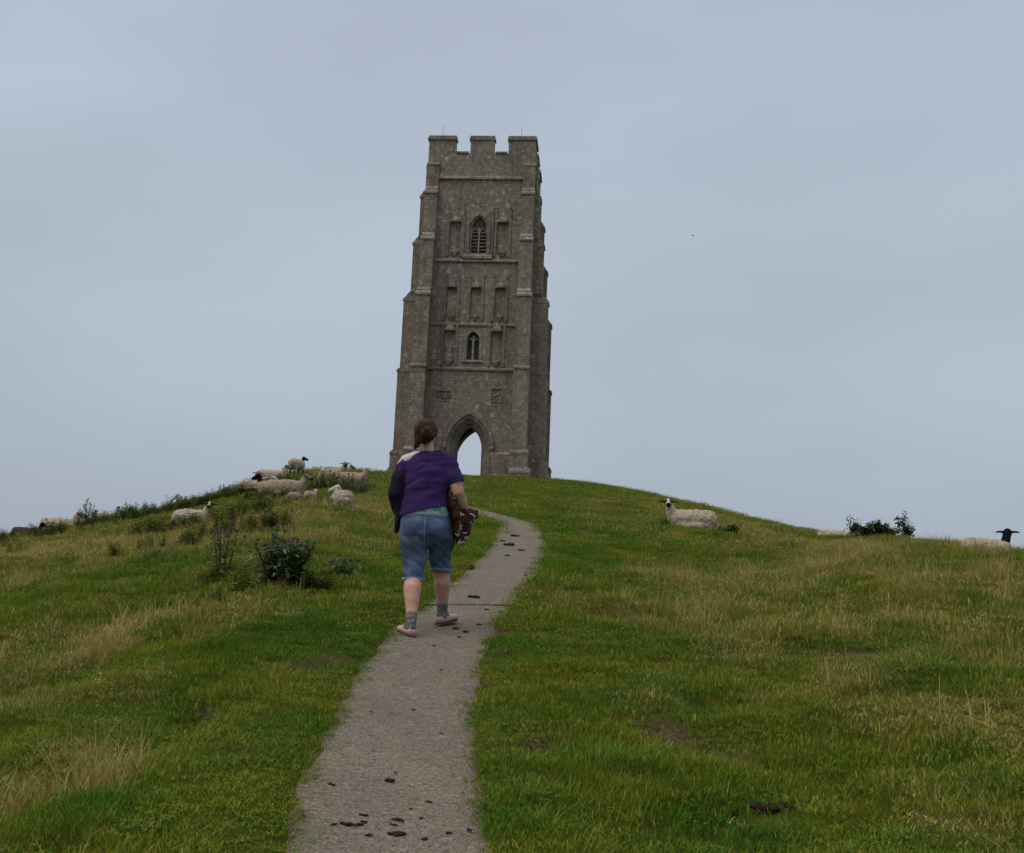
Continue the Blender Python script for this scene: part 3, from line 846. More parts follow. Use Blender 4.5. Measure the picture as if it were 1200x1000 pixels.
def mid_merlon(x0, x1, y0, y1):
    bm = bmesh.new(); bx(bm, x0, x1, y0, y1, 23.04, 24.06); o = from_bm('merlon', bm, MAT_STONE, TW)
    bm = bmesh.new(); bx(bm, x0 - .08, x1 + .08, y0 - .08, y1 + .08, 24.06, 24.20); bx(bm, x0 - .03, x1 + .03, y0 - .03, y1 + .03, 24.195, 24.38)
    from_bm('coping', bm, MAT_ASHLAR, o)
mid_merlon(-.84, .86, 0, .48); mid_merlon(-.84, .86, DP - .48, DP)
mid_merlon(-HW, -HW + .48, DP / 2 - .85, DP / 2 + .85); mid_merlon(HW - .48, HW, DP / 2 - .85, DP / 2 + .85)
for a, b in ((-1.79, -.93), (.95, 1.79)):
    for y0, y1 in ((-.09, .56), (DP - .56, DP + .09)):
        bm = bmesh.new(); bx(bm, a, b, y0, y1, 23.05, 23.17); from_bm('crenel_sill', bm, MAT_ASHLAR, TW)
for sx in (-1, 1):
    for a, b in ((1.98, 2.94), (4.66, 5.62)):
        bm = bmesh.new(); bx(bm, *sorted((sx * (HW + .09), sx * (HW - .56))), a, b, 23.05, 23.17); from_bm('crenel_sill', bm, MAT_ASHLAR, TW)
for x in (-2.9, 2.75):
    bm = bmesh.new(); tube(bm, [(x, .25, 24.2), (x, .25, 25.3)], [.018, .008], 6); from_bm('lightning_rod', bm, MAT_IRON, TW)

# --- archway
bm = bmesh.new()
for ao, ai, y0, y1 in ((1.51, 1.30, -.03, .40), (1.31, 1.17, .16, .55), (1.18, 1.02, .34, .75), (1.03, .93, .52, .95), (.94, .83, .68, 1.10)):
    b2 = bmesh.new(); arch_ring(b2, ao, ai, .94, 2.0, -1.0, y0, y1, n=14)
    from_bm('arch_order', b2, MAT_ASHLAR, TW)
bm.free()
bm = bmesh.new(); arch_ring(bm, 1.70, 1.50, .94, 2.0, 2.02, -.15, .02, n=14); from_bm('hood_mould', bm, MAT_ASHLAR, TW)
for sx in (-1, 1):
    bm = bmesh.new(); ball(bm, (sx * 1.62, -.10, 1.95), .14, .12, .16, 10, 8); from_bm('label_stop', bm, MAT_CAP, TW, True)
bm = bmesh.new(); bx(bm, -1.5, 1.5, -.35, 1.1, -.6, .03); from_bm('threshold', bm, MAT_CAP, TW)

# --- belfry windows with stone louvres
def belfry(tf, with_slats=True):
    root = empty('belfry_window', parent=TW); root.matrix_local = tf
    b = bmesh.new(); arch_ring(b, .64, .52, .45, 17.45, 15.62, .10, .34, n=8); from_bm('frame', b, MAT_CAP, root)
    b = bmesh.new(); arch_ring(b, .80, .66, .45, 17.45, 15.4, -.07, .05, n=8); from_bm('hood', b, MAT_ASHLAR, root)
    b = bmesh.new(); bx(b, -.05, .05, .14, .34, 15.6, 17.60)
    for sx in (-1, 1): arch_ring(b, .29, .22, .16, 17.15, 17.10, .16, .32, sx * .27, 6)
    arch_ring(b, .16, .10, .02, 17.95, 17.72, .17, .31, 0, 6)
    from_bm('tracery', b, MAT_CAP, root)
    b = bmesh.new(); bx(b, -.60, .60, .44, .50, 15.65, 18.4); from_bm('backing', b, MAT_STONE, root)  # added sheet close behind the slats, lightens the dark gaps
    for sx in (-1, 1):
        for k in range(7):
            z = 15.74 + k * .255
            b = bmesh.new()
            x0, x1 = sorted((sx * .05, sx * .53))
            prism(b, [(.17, z - .03), (.21, z - .075), (.52, z + .12), (.49, z + .16)], 'x', x0, x1)
            from_bm('slat', b, MAT_CAP, root)
    b = bmesh.new(); prism(b, [(.2, 15.24), (-.20, 15.24), (-.20, 15.42), (-.02, 15.63), (.2, 15.63)], 'x', -1.0, 1.0); from_bm('sill', b, MAT_CAP, root)
belfry(Matrix.Identity(4) @ Matrix.Translation((.05, 0, 0)))
belfry(Matrix.Translation((HW, 3.8, 0)) @ Matrix.Rotation(R(90), 4, 'Z'))
belfry(Matrix.Translation((0, DP, 0)) @ Matrix.Rotation(R(180), 4, 'Z'))

# --- two-light window
w2 = empty('window', parent=TW)
b = bmesh.new(); arch_ring(b, .62, .46, .3, 9.35, 7.95, -.05, .12, n=8); from_bm('frame', b, MAT_CAP, w2)
b = bmesh.new(); bx(b, -.07, .07, .08, .30, 8.05, 9.6)
for sx in (-1, 1): arch_ring(b, .24, .17, .10, 9.28, 9.25, .10, .28, sx * .235, 6)
arch_ring(b, .11, .06, .01, 9.66, 9.52, .11, .27, 0, 5)
from_bm('mullion', b, MAT_CAP, w2)
for sx in (-1, 1):
    b = bmesh.new(); bx(b, *sorted((sx * .40, sx * .47)), .09, .29, 8.05, 9.35); from_bm('jamb', b, MAT_CAP, w2)
b = bmesh.new(); bx(b, -.47, .47, .50, .55, 8.0, 9.98); from_bm('shade_sheet', b, MAT_DARKIN, w2)  # dark sheet behind the mullion, standing in for the shaded interior
b = bmesh.new(); prism(b, [(.12, 7.86), (-.12, 7.86), (-.12, 7.94), (.0, 8.05), (.12, 8.05)], 'x', -.72, .72); from_bm('sill', b, MAT_CAP, w2)

# --- niches with canopies and brackets
def canopy_mesh(b, cx, z, hw):
    # half-hexagonal hood with a pointed, crocketed roof
    hexp = [(-hw - .08, .02), (-hw * .66, -.28), (hw * .66, -.28), (hw + .08, .02)]
    lo = [b.verts.new((cx + x, y, z)) for x, y in hexp]; mi = [b.verts.new((cx + x, y, z + .16)) for x, y in hexp]
    up = [b.verts.new((cx + x * .35, y * .5 + .01, z + .42)) for x, y in hexp]; ap = b.verts.new((cx, -.06, z + .78))
    for k in range(3):
        b.faces.new((lo[k], lo[k + 1], mi[k + 1], mi[k])); b.faces.new((mi[k], mi[k + 1], up[k + 1], up[k])); b.faces.new((up[k], up[k + 1], ap))
    b.faces.new(lo[::-1])
    for x in (-hw * .62, hw * .62): tube(b, [(cx + x, -.25, z + .10), (cx + x, -.25, z + .42)], [.05, .015], 5)
for i, (cx, z0, z1, hw) in enumerate(NICHES):
    nr_ = empty('niche', parent=TW)
    b = bmesh.new(); canopy_mesh(b, cx, z1 - .30, hw); from_bm('canopy', b, MAT_CAP, nr_)
    b = bmesh.new()
    lo = [(-.10, -.02), (-.06, -.10), (.06, -.10), (.10, -.02)]; up = [(-hw * .85, .05), (-hw * .55, -.22), (hw * .55, -.22), (hw * .85, .05)]
    A = [b.verts.new((cx + x, y, z0 - .34)) for x, y in lo]; B = [b.verts.new((cx + x, y, z0 - .06)) for x, y in up]; Cc = [b.verts.new((cx + x, y, z0 + .06)) for x, y in up]
    for k in range(3): b.faces.new((A[k], A[k + 1], B[k + 1], B[k])); b.faces.new((B[k], B[k + 1], Cc[k + 1], Cc[k]))
    b.faces.new(Cc); b.faces.new(A[::-1])
    from_bm('bracket', b, MAT_CAP, nr_)
    for sx in (-1, 1):
        b = bmesh.new(); x = cx + sx * (hw + .10); top = z1 + (.75 if i < 2 else .45)
        bx(b, x - .07, x + .07, -.10, .02, z0 - .35, top)
        prism(b, [(x - .10, top), (x + .10, top), (x, top + .30)], 'y', -.12, .015)
        from_bm('shaft', b, MAT_ASHLAR, nr_)
    b = bmesh.new(); arch_ring(b, hw + .10, hw + .005, .25, z1 - .62, z0, -.04, .03, cx, 7); from_bm('niche_arch', b, MAT_ASHLAR, nr_)
# worn statue left in one niche
b = bmesh.new(); cx, z0 = -1.64, 8.0
tube(b, [(cx, .04, z0), (cx, .04, z0 + .5), (cx, .06, z0 + .95), (cx, .07, z0 + 1.18)], [(.25, .15), (.21, .14), (.24, .15), (.10, .09)], 10)
ball(b, (cx, .05, z0 + .55), .20, .17, .13)
organic('statue', b, MAT_STONE, TW, .035, 3)
# --- carved panels
for (x0, x1, z0, z1, n) in ((-2.28, -1.42, 5.2, 5.8, 5), (1.44, 2.14, 5.2, 6.05, 0)):
    pr = empty('carved_panel', parent=TW)
    b = bmesh.new()
    for q in ((x0 - .06, x1 + .06, -.05, .03, z1, z1 + .07), (x0 - .06, x1 + .06, -.05, .03, z0 - .07, z0), (x0 - .06, x0, -.045, .03, z0, z1), (x1, x1 + .06, -.045, .03, z0, z1)): bx(b, *q)
    from_bm('frame', b, MAT_ASHLAR, pr)
    b = bmesh.new()
    if n:
        for k in range(n): x = x0 + (k + .5) * (x1 - x0) / n; tube(b, [(x, .035, z0 + .05), (x, .02, z0 + .3), (x, .035, z1 - .05)], [.035, .05, .03], 8)
    else:
        cx, cz = (x0 + x1) / 2, (z0 + z1) / 2
        tube(b, [(cx - .25, .05, cz - .1), (cx, .03, cz), (cx + .2, .05, cz + .08)], [.07, .09, .06], 8)
        tube(b, [(cx + .1, .07, cz - .3), (cx + .12, .06, cz)], [.04, .06], 7); tube(b, [(cx - .15, .07, cz - .3), (cx - .13, .06, cz)], [.04, .06], 7)
        ball(b, (cx + .2, .06, cz + .18), .09, .06, .1)
    from_bm('carving', b, MAT_STONE, pr, True)
# --- long pilaster strips between string courses
for x in (-1.02, 1.02):
    b = bmesh.new(); bx(b, x - .06, x + .06, -.09, .02, 15.3, 18.6); prism(b, [(x - .09, 18.6), (x + .09, 18.6), (x, 18.95)], 'y', -.11, .015); from_bm('pilaster', b, MAT_ASHLAR, TW)
# blocked putlog hollow above the belfry window
b = bmesh.new(); bx(b, -.28, .33, -.02, .03, 19.3, 19.75); from_bm('plaque', b, MAT_STONE, TW)

# ------------------------------------------------------------------ walking woman seen from behind
from mathutils.bvhtree import BVHTree
PG = float(terrain_base(-.6, 8.8)) + .014
PR = empty('person', (-.6, 8.8, PG))
tag(PR, 'woman in purple top and denim knee shorts walking up the path away from the viewer', 'person')
m = NT('skin'); p_ = m.pos(True)
m.color(m.mix(m.ramp(m.noise(14, p_, 5, .65), [(.3, 0), (.7, 1)]), (.56, .345, .27), (.43, .225, .17))); m.b.inputs['Roughness'].default_value = .6
m.b.inputs['Subsurface Weight'].default_value = .08; m.b.inputs['Subsurface Radius'].default_value = (.02, .008, .004)
m.bump(m.noise(60, p_, 3), .1, .003)
MAT_SKIN = m.mat
m = NT('brown_hair'); p_ = m.pos(True)
mp = m.n('ShaderNodeMapping'); mp.inputs['Scale'].default_value = (60, 60, 14); m.l(p_, mp.inputs[0])
hn = m.noise(1.0, mp.outputs[0], 4, .6)
m.color(m.mix(hn, (.012, .006, .004), (.080, .030, .015))); m.b.inputs['Roughness'].default_value = .45
m.b.inputs['Specular IOR Level'].default_value = .2
m.bump(hn, .6, .008)
MAT_HAIR = m.mat
MAT_PURPLE = cloth('purple_jersey', (.042, .021, .105), (.031, .015, .080), 180, .2, .002)
MAT_NAVY = cloth('navy_knit', (.014, .012, .030), (.009, .008, .020), 90, .4, .004)
MAT_WHITE = cloth('white_cotton', (.62, .58, .58), (.5, .47, .47), 90, .2, .003)
m = NT('teal_print'); p_ = m.pos(True)
m.color(m.mix(m.ramp(m.noise(16, p_, 3, .5), [(.40, 0), (.5, 1)]), (.045, .21, .175), (.28, .36, .26))); MAT_TEAL = m.mat
m = NT('denim'); p_ = m.pos(True)
sx_ = m.n('ShaderNodeSeparateXYZ'); m.l(p_, sx_.inputs[0])
mp = m.n('ShaderNodeMapping'); mp.inputs['Scale'].default_value = (14, 14, 3.5); m.l(p_, mp.inputs[0])
d1 = m.noise(1.0, mp.outputs[0], 5, .6); d2 = m.noise(6, p_, 3); tw = m.noise(260, p_, 2)
c = m.mix(m.ramp(d1, [(.35, 0), (.65, 1)]), (.030, .058, .130), (.075, .130, .250))
c = m.mix(m.ramp(d2, [(.5, 0), (.72, .8)]), c, (.150, .215, .330))
c = m.mix(m.ramp(m.noise(3.1, p_, 3), [(.47, 0), (.62, .85)]), c, (.030, .040, .062))
c = m.mix(m.math('MULTIPLY', tw, .25), c, (.17, .21, .27))
m.color(c); m.bump(m.math('ADD', d1, m.math('MULTIPLY', tw, .25)), .5, .008)
MAT_DENIM = m.mat
MAT_STITCH = cloth('denim_stitch', (.19, .23, .30), (.12, .15, .2), 120, .4, .002)
m = NT('knit_sock'); p_ = m.pos(True)
m.color(m.mix(m.ramp(m.voro(55, p_), [(.25, 0), (.4, 1)]), (.27, .255, .245), (.12, .112, .11))); m.bump(m.noise(150, p_), .4, .003); MAT_SOCK = m.mat
MAT_SHOE = cloth('pink_canvas', (.52, .36, .31), (.40, .27, .23), 80, .2, .003)
MAT_SOLE = cloth('dirty_sole', (.10, .085, .07), (.06, .05, .04), 50, .3, .003)

def finger(bm, base, d, up, L, r, curl):
    """three jointed segments bending from direction d towards up"""
    pts = [Vector(base)]; ang = 0
    for k, l in enumerate((.45, .32, .23)):
        ang += curl[k]
        pts.append(pts[-1] + (d * math.cos(ang) + up * math.sin(ang)) * L * l)
    tube(bm, pts, [r, r * .95, r * .88, r * .72], 8)
def hand(bm, wrist, d, palm_n, side):
    """wrist position, pointing direction d, palm normal, thumb side vector"""
    d, palm_n, side = Vector(d).normalized(), Vector(palm_n).normalized(), Vector(side).normalized()
    w = Vector(wrist)
    tube(bm, [w - d * .02, w + d * .03, w + d * .085], [(.026, .020), (.036, .017), (.040, .015)], 12, side)
    for k, (off, L) in enumerate(((.030, .072), (.010, .080), (-.011, .074), (-.031, .058))):
        finger(bm, w + d * .082 + side * off, d, palm_n, L, .0088, (.45, .75, .5))
    finger(bm, w + d * .025 + side * .034, (d * .6 + side * .8).normalized(), palm_n, .062, .0098, (.3, .4, .3))
LA, LK, LH = Vector((-.104, -.27, .045)), Vector((-.125, -.055, .45)), Vector((-.145, .01, .80))
RA, RK, RH = Vector((.098, .275, .145)), Vector((.085, .20, .50)), Vector((.045, .02, .80))
TOE_L, TOE_R = Vector((-.5, .86, .12)).normalized(), Vector((.55, .83, .14)).normalized()
SR, ER, WR_ = Vector((.105, .045, 1.335)), Vector((.195, -.01, 1.085)), Vector((.258, .15, .925))
SL, EL, WL_ = Vector((-.235, .045, 1.325)), Vector((-.300, -.015, 1.075)), Vector((-.275, .16, .93))
bm = bmesh.new()
# trunk
tube(bm, [(-.05, .01, .74), (-.05, 0, .84), (-.072, .015, .98), (-.075, .03, 1.12), (-.072, .04, 1.25), (-.066, .045, 1.34), (-.06, .05, 1.39)],
     [(.19, .125), (.195, .13), (.165, .115), (.168, .118), (.175, .112), (.150, .085), (.07, .06)], 20)
tube(bm, [(-.062, .05, 1.36), (-.070, .06, 1.43), (-.085, .08, 1.50)], [.058, .052, .052], 12)
# head: skull, jaw, nose, ears
ball(bm, (-.095, .085, 1.575), .074, .094, .098, 18, 14)
tube(bm, [(-.093, .11, 1.53), (-.092, .125, 1.475)], [(.062, .06), (.040, .038)], 12)
tube(bm, [(-.093, .172, 1.565), (-.092, .196, 1.535)], [.010, .015], 8)
for s in (-1, 1):
    ball(bm, (-.095 + s * .076, .078, 1.545), .010, .020, .030, 10, 8)
    ball(bm, (-.095 + s * .03, .160, 1.585), .016, .012, .010, 8, 6)
# mouth
ball(bm, (-.093, .165, 1.498), .022, .010, .007, 8, 6)
# arms
for S_, E_, W_ in ((SR, ER, WR_), (SL, EL, WL_)):
    tube(bm, [S_ + Vector((-.04 if S_ is SR else .04, 0, .02)), S_, (S_ + E_) / 2, E_, E_.lerp(W_, .35), W_], [.05, .064, .058, .049, .050, .030], 12)
hand(bm, WR_, (.05, .45, -.75), (-1, .1, -.1), (0, .8, .5))
hand(bm, WL_, (.05, .45, -.75), (1, .1, -.1), (0, .8, .5))
# legs
for H_, K_, A_, T_ in ((LH, LK, LA, TOE_L), (RH, RK, RA, TOE_R)):
    calf = K_.lerp(A_, .34) + Vector((0, -.018, 0))
    tube(bm, [H_, H_.lerp(K_, .5), K_ + Vector((0, 0, .05)), K_ - Vector((0, 0, .05)), calf, K_.lerp(A_, .72), A_, A_ - Vector((0, 0, .03))], [.102, .090, .070, .064, .071, .048, .036, .040], 14)
    heel = A_ + Vector((0, 0, -.05)) - T_ * .035
    tube(bm, [heel, heel + T_ * .09, heel + T_ * .17, heel + T_ * .215], [(.034, .03), (.040, .028), (.040, .020), (.028, .014)], 12, T_.cross(Vector((0, 0, 1))))
body_o = organic('body', bm, MAT_SKIN, PR, .0105, 4)

# hair: pulled back, loose low ponytail
bm = bmesh.new()
ball(bm, (-.098, .058, 1.590), .095, .104, .097, 18, 14)
ball(bm, (-.100, .0, 1.555), .082, .066, .080, 16, 12)
tube(bm, [(-.100, -.030, 1.585), (-.118, -.050, 1.535), (-.142, -.052, 1.490), (-.160, -.045, 1.450), (-.172, -.04, 1.415)], [.045, .038, .027, .018, .006], 12)
def hd(co):
    return (fbm(co[:, 0] * 70 + co[:, 2] * 10, co[:, 1] * 70 + co[:, 2] * 16, 4, 3) - .5) * .026
hair = organic('hair', bm, MAT_HAIR, PR, .008, 3, hd)
hr = random.Random(8)
bm = bmesh.new()
for k in range(90):
    a = hr.uniform(-1.5, 1.5); t0 = hr.uniform(0, 1)
    e_ = hr.uniform(-.5, 1.35); st = Vector((-.098 + math.sin(a) * math.cos(e_) * .099, .058 - math.cos(a) * math.cos(e_) * .107, 1.590 + math.sin(e_) * .101))
    en = Vector((-.15 + hr.uniform(-.025, .025), -.055 + hr.uniform(-.015, .015), 1.47 + hr.uniform(-.05, .05)))
    mid = (st + en) / 2 + Vector((hr.uniform(-.02, .03), -.030 + hr.uniform(-.010, .010), hr.uniform(-.02, .03)))
    tube(bm, [st, st.lerp(mid, .6), mid, mid.lerp(en, .55), en], [.002, .0032, .0036, .003, .001], 5)
o = from_bm('hair_strand', bm, MAT_HAIR, hair, True); tag(o, kind='stuff')

# purple top, off one shoulder
def cut(o, planes):
    bm = bmesh.new(); bm.from_mesh(o.data)
    for co, no in planes:
        bmesh.ops.bisect_plane(bm, geom=bm.verts[:] + bm.edges[:] + bm.faces[:], plane_co=co, plane_no=no, clear_outer=True)
    bm.to_mesh(o.data); bm.free(); o.data.update()
def thick(o, t):
    md = o.modifiers.new('cloth', 'SOLIDIFY'); md.thickness = t; md.offset = -1
def folds(sx, sz, amp, seed):
    return lambda co: (fbm(co[:, 0] * sx + co[:, 1] * sx * .7 + co[:, 2] * sz * .35, co[:, 2] * sz + co[:, 0] * 3, seed, 3) - .5) * amp
bm = bmesh.new()
tube(bm, [(-.062, .0, .80), (-.066, .0, .90), (-.076, .012, .99), (-.078, .027, 1.10), (-.074, .035, 1.24), (-.066, .045, 1.345), (-.058, .055, 1.41)],
     [(.205, .150), (.202, .148), (.186, .138), (.187, .138), (.195, .130), (.168, .10), (.078, .07)], 22)
tube(bm, [SR + Vector((-.05, 0, .02)), SR, SR.lerp(ER, .35), SR.lerp(ER, .80)], [.062, .076, .072, .066], 14)
tube(bm, [SL + Vector((.05, 0, .0)), SL + Vector((0, 0, -.01)), SL.lerp(EL, .55)], [.060, .072, .068], 14)
tube(bm, [(-.10, .05, 1.385), (-.02, .05, 1.395), (.06, .047, 1.375), (.12, .045, 1.335)], [.05, .052, .056, .06], 12)
top = organic('top', bm, MAT_PURPLE, PR, .0105, 4, lambda co: (fbm(co[:, 0] * 5 + co[:, 2] * 9, co[:, 2] * 15 - co[:, 0] * 9, 12, 2) - .5) * .030 * np.clip((co[:, 2] - .93) * 6, .25, 1))
cut(top, [((-.06, 0, .935), (.255, 0, -1)), ((-.055, .05, 1.435), (0, -.15, 1.0)), ((-.222, 0, 1.385), (-.72, -.1, .72))])
bm = bmesh.new(); bm.from_mesh(top.data)
fs_ = [f for f in bm.faces if min(v.co.x for v in f.verts) > .122]
bmesh.ops.bisect_plane(bm, geom=fs_ + list({e for f in fs_ for e in f.edges}) + list({v for f in fs_ for v in f.verts}), plane_co=(.165, 0, 1.165), plane_no=(.35, 0, -.94), clear_outer=True); bm.to_mesh(top.data); bm.free()
thick(top, .004)
# white vest shoulder showing where the top has slipped
bm = bmesh.new()
tube(bm, [(-.06, .05, 1.385), (-.16, .045, 1.375), (-.235, .045, 1.335), (-.275, .04, 1.27)], [(.058, .040), (.060, .044), (.066, .056), (.058, .052)], 14, (0, 1, 0))
vest = organic('vest', bm, MAT_WHITE, PR, .0105, 4)
# printed undershirt
bm = bmesh.new()
tube(bm, [(-.058, .0, .82), (-.062, .0, .90), (-.072, .012, .99), (-.075, .025, 1.10)], [(.200, .140), (.190, .134), (.172, .124), (.172, .12)], 22)
und = organic('undershirt', bm, MAT_TEAL, PR, .0105, 3, folds(10, 10, .01, 5))
cut(und, [((0, 0, .845), (0, 0, -1))])

# denim knee shorts
bm = bmesh.new()
tube(bm, [(-.056, .005, .928), (-.054, .0, .885), (-.050, -.002, .82), (-.050, .0, .74), (-.048, .01, .67)], [(.178, .126), (.193, .140), (.211, .150), (.205, .145), (.15, .10)], 22)
for sx, cx in ((-1, -.140), (1, .045)): ball(bm, (cx, -.045, .775), .105, .100, .125, 14, 10)
hl, hrr = LK + Vector((0, .0, -.055)), RK + Vector((0, .0, -.02))
tube(bm, [LH + Vector((0, -.02, -.02)), LH.lerp(LK, .35) + Vector((0, -.02, 0)), LH.lerp(LK, .7), LK + Vector((0, 0, .0)), hl + Vector((0, 0, -.06))], [.118, .113, .098, .089, .085], 16)
tube(bm, [RH + Vector((0.008, -.02, -.02)), RH.lerp(RK, .35) + Vector((.008, -.02, 0)), RH.lerp(RK, .7), RK + Vector((0, 0, .0)), hrr + Vector((0, 0, -.06))], [.118, .110, .094, .085, .081], 16)
jn = organic('shorts', bm, MAT_DENIM, PR, .0105, 9, lambda co: (fbm(co[:, 0] * 6 + 3, co[:, 2] * 22 + co[:, 0] * 14, 31, 3) - .5) * .034 * (co[:, 2] < .74) + (fbm(co[:, 0] * 8, co[:, 2] * 9, 32, 2) - .5) * .012)
bm = bmesh.new(); bm.from_mesh(jn.data)
rem = [v for v in bm.verts if (v.co.x < -.02 and v.co.z < .392) or (v.co.x >= -.02 and v.co.z < .482)]
bmesh.ops.delete(bm, geom=rem, context='VERTS'); bm.to_mesh(jn.data)
bmesh.ops.recalc_face_normals(bm, faces=bm.faces)
bvh = BVHTree.FromBMesh(bm)
# rolled hems
for K_, zc in ((hl, .392), (hrr, .482)):
    loop = [v for v in bm.verts if v.is_boundary and abs(v.co.z - zc) < .03 and (v.co.x < -.02) == (K_ is hl)]
    c0 = sum((v.co for v in loop), Vector()) / max(1, len(loop))
    ang = sorted(loop, key=lambda v: math.atan2(v.co.y - c0.y, v.co.x - c0.x))
    b2 = bmesh.new(); N_ = 26; ring = []
    for k in range(N_):
        a = -math.pi + 2 * math.pi * k / N_
        near = min(ang, key=lambda v: abs((math.atan2(v.co.y - c0.y, v.co.x - c0.x) - a + math.pi) % (2 * math.pi) - math.pi))
        rad = math.hypot(near.co.x - c0.x, near.co.y - c0.y) + .001
        ring.append([b2.verts.new((c0.x + math.cos(a) * (rad + dr), c0.y + math.sin(a) * (rad + dr), zc + dz + .004 * math.sin(3 * a))) for dr, dz in ((-.006, .012), (.007, .012), (.008, -.010), (.001, -.014), (-.007, -.010))])
    for k in range(N_):
        A, B = ring[k], ring[(k + 1) % N_]
        for q in range(5): b2.faces.new((A[q], B[q], B[(q + 1) % 5], A[(q + 1) % 5]))
    from_bm('hem', b2, MAT_STITCH, jn, True)
def patch(name, pts_fn, nu, nv, mat, off=.004):
    V = []; Fc = []
    for j in range(nv + 1):
        for i in range(nu + 1):
            x, z = pts_fn(i / nu, j / nv)
            h = bvh.ray_cast(Vector((x, -1, z)), Vector((0, 1, 0)))
            y = h[0].y if h[0] is not None else -.15
            edge = i in (0, nu) or j in (0, nv)
            V.append((x, y - (off * .0 + .0005 if edge else off), z))
    for j in range(nv):
        for i in range(nu):
            a = j * (nu + 1) + i; Fc.append((a, a + 1, a + nu + 2, a + nu + 1))
    return from_data(name, V, Fc, mat, jn, True)
for cx in (-.150, .055):
    patch('pocket', lambda u, v, cx=cx: (cx + (u - .5) * .118, .735 + v * .125 - (.022 * (1 - abs(2 * u - 1)) * (1 - v))), 8, 8, MAT_DENIM, .006)
patch('seam', lambda u, v: (-.048 + (u - .5) * .012, .66 + v * .26), 2, 16, MAT_STITCH, .004)
patch('waistband', lambda u, v: (-.055 + (u - .5) * .345, .882 + v * .034), 22, 3, MAT_STITCH, .007)
bm.free()

# socks and slip-on shoes
for K_, A_, T_, gz_ in ((LK, LA, TOE_L, -.047), (RK, RA, TOE_R, .046)):
    bm = bmesh.new(); up = (K_ - A_).normalized()
    tube(bm, [A_ + up * .095, A_ + up * .06, A_ + up * .02, A_ - Vector((0, 0, .03))], [.047, .046, .043, .046], 14)
    tube(bm, [A_ - T_ * .03 - Vector((0, 0, .045)), A_ + T_ * .06 - Vector((0, 0, .04))], [.040, .042], 12)
    organic('sock', bm, MAT_SOCK, PR, .009, 3, lambda co: (fbm(co[:, 0] * 20, co[:, 2] * 60, 9, 2) - .5) * .008)
    heel = A_ + Vector((0, 0, 0)) - T_ * .045; heel.z = A_.z - .055
    bm = bmesh.new(); sv = T_.cross(Vector((0, 0, 1))).normalized()
    tube(bm, [heel - T_ * .005, heel + T_ * .05, heel + T_ * .13, heel + T_ * .20, heel + T_ * .245], [(.038, .034), (.044, .036), (.049, .032), (.046, .024), (.024, .014)], 16, sv)
    sh = organic('shoe', bm, MAT_SHOE, PR, .008, 3)
    cut(sh, [(heel + Vector((0, 0, .022)), (-T_.x * .35, -T_.y * .35, 1))]); thick(sh, .003)
    bm = bmesh.new()
    outl = []
    for k in range(20):
        a = 2 * math.pi * k / 20; l = .105 + .145 * math.cos(a); wv = (.040 + .010 * math.cos(a)) * math.sin(a)
        q = heel + T_ * l + sv * wv; outl.append((q.x, q.y, q.z))
    A = [bm.verts.new((x, y, z - .040)) for x, y, z in outl]; B = [bm.verts.new((x, y, z - .022)) for x, y, z in outl]
    for k in range(20): bm.faces.new((A[k], A[(k + 1) % 20], B[(k + 1) % 20], B[k]))
    bm.faces.new(A[::-1]); bm.faces.new(B)
    from_bm('sole', bm, MAT_SOLE, sh)

# navy cardigan slipping down the other arm
bm = bmesh.new()
tube(bm, [SL.lerp(EL, .30), SL.lerp(EL, .6) + Vector((-.004, 0, 0)), EL + Vector((0, 0, -.01)), EL.lerp(WL_, .55) + Vector((.0, 0, -.02)), WL_ + Vector((.01, .02, -.02))], [.072, .070, .068, .062, .050], 14)
tube(bm, [EL + Vector((.02, .0, .10)), EL + Vector((.025, .02, -.05)), Vector((-.268, .03, .93)), Vector((-.275, .03, .83)), Vector((-.288, .035, .752))], [(.060, .046), (.060, .055), (.040, .065), (.022, .06), (.012, .035)], 14)
organic('cardigan', bm, MAT_NAVY, PR, .0105, 3, folds(14, 14, .016, 15))

# the patterned coat carried over the right forearm (held: a thing of its own)
m = NT('spotted_fleece'); p_ = m.pos(True)
v1 = m.noise(13, p_, 4, .6, 1.2)
c = m.mix(m.noise(12, p_, 4), (.030, .011, .008), (.060, .022, .014))
c = m.mix(m.math('MULTIPLY', m.ramp(v1, [(.545, 0), (.575, 1)]), m.ramp(m.noise(4.6, p_, 2), [(.43, 0), (.50, 1)])), c, (.58, .55, .52))
m.color(c); m.bump(m.noise(110, p_, 4, .7), .8, .008)
MAT_COAT = m.mat
bm = bmesh.new()
tube(bm, [(.105, .06, 1.135), (.135, .05, 1.07), (.165, .06, .99), (.195, .04, .88), (.212, .03, .76), (.218, .03, .64)], [(.035, .035), (.050, .045), (.055, .06), (.050, .07), (.042, .06), (.022, .04)], 14)
tube(bm, [(.235, .10, .98), (.262, .09, .94), (.268, .07, .86), (.262, .06, .76), (.255, .05, .69)], [(.03, .03), (.045, .055), (.045, .06), (.036, .05), (.014, .03)], 14)
tube(bm, [(.285, .09, .97), (.322, .10, .945), (.335, .10, .90)], [.03, .040, .030], 12)
tube(bm, [(.17, .06, 1.03), (.23, .13, .99), (.29, .15, .93)], [.045, .055, .04], 12)
tube(bm, [(.14, .02, 1.10), (.165, -.01, 1.00), (.19, -.03, .90), (.20, -.02, .80), (.225, -.01, .70)], [(.018, .03), (.022, .04), (.024, .045), (.022, .04), (.010, .02)], 12)
tube(bm, [(.30, .08, .93), (.295, .06, .84), (.285, .05, .76)], [(.02, .04), (.022, .045), (.010, .02)], 12)
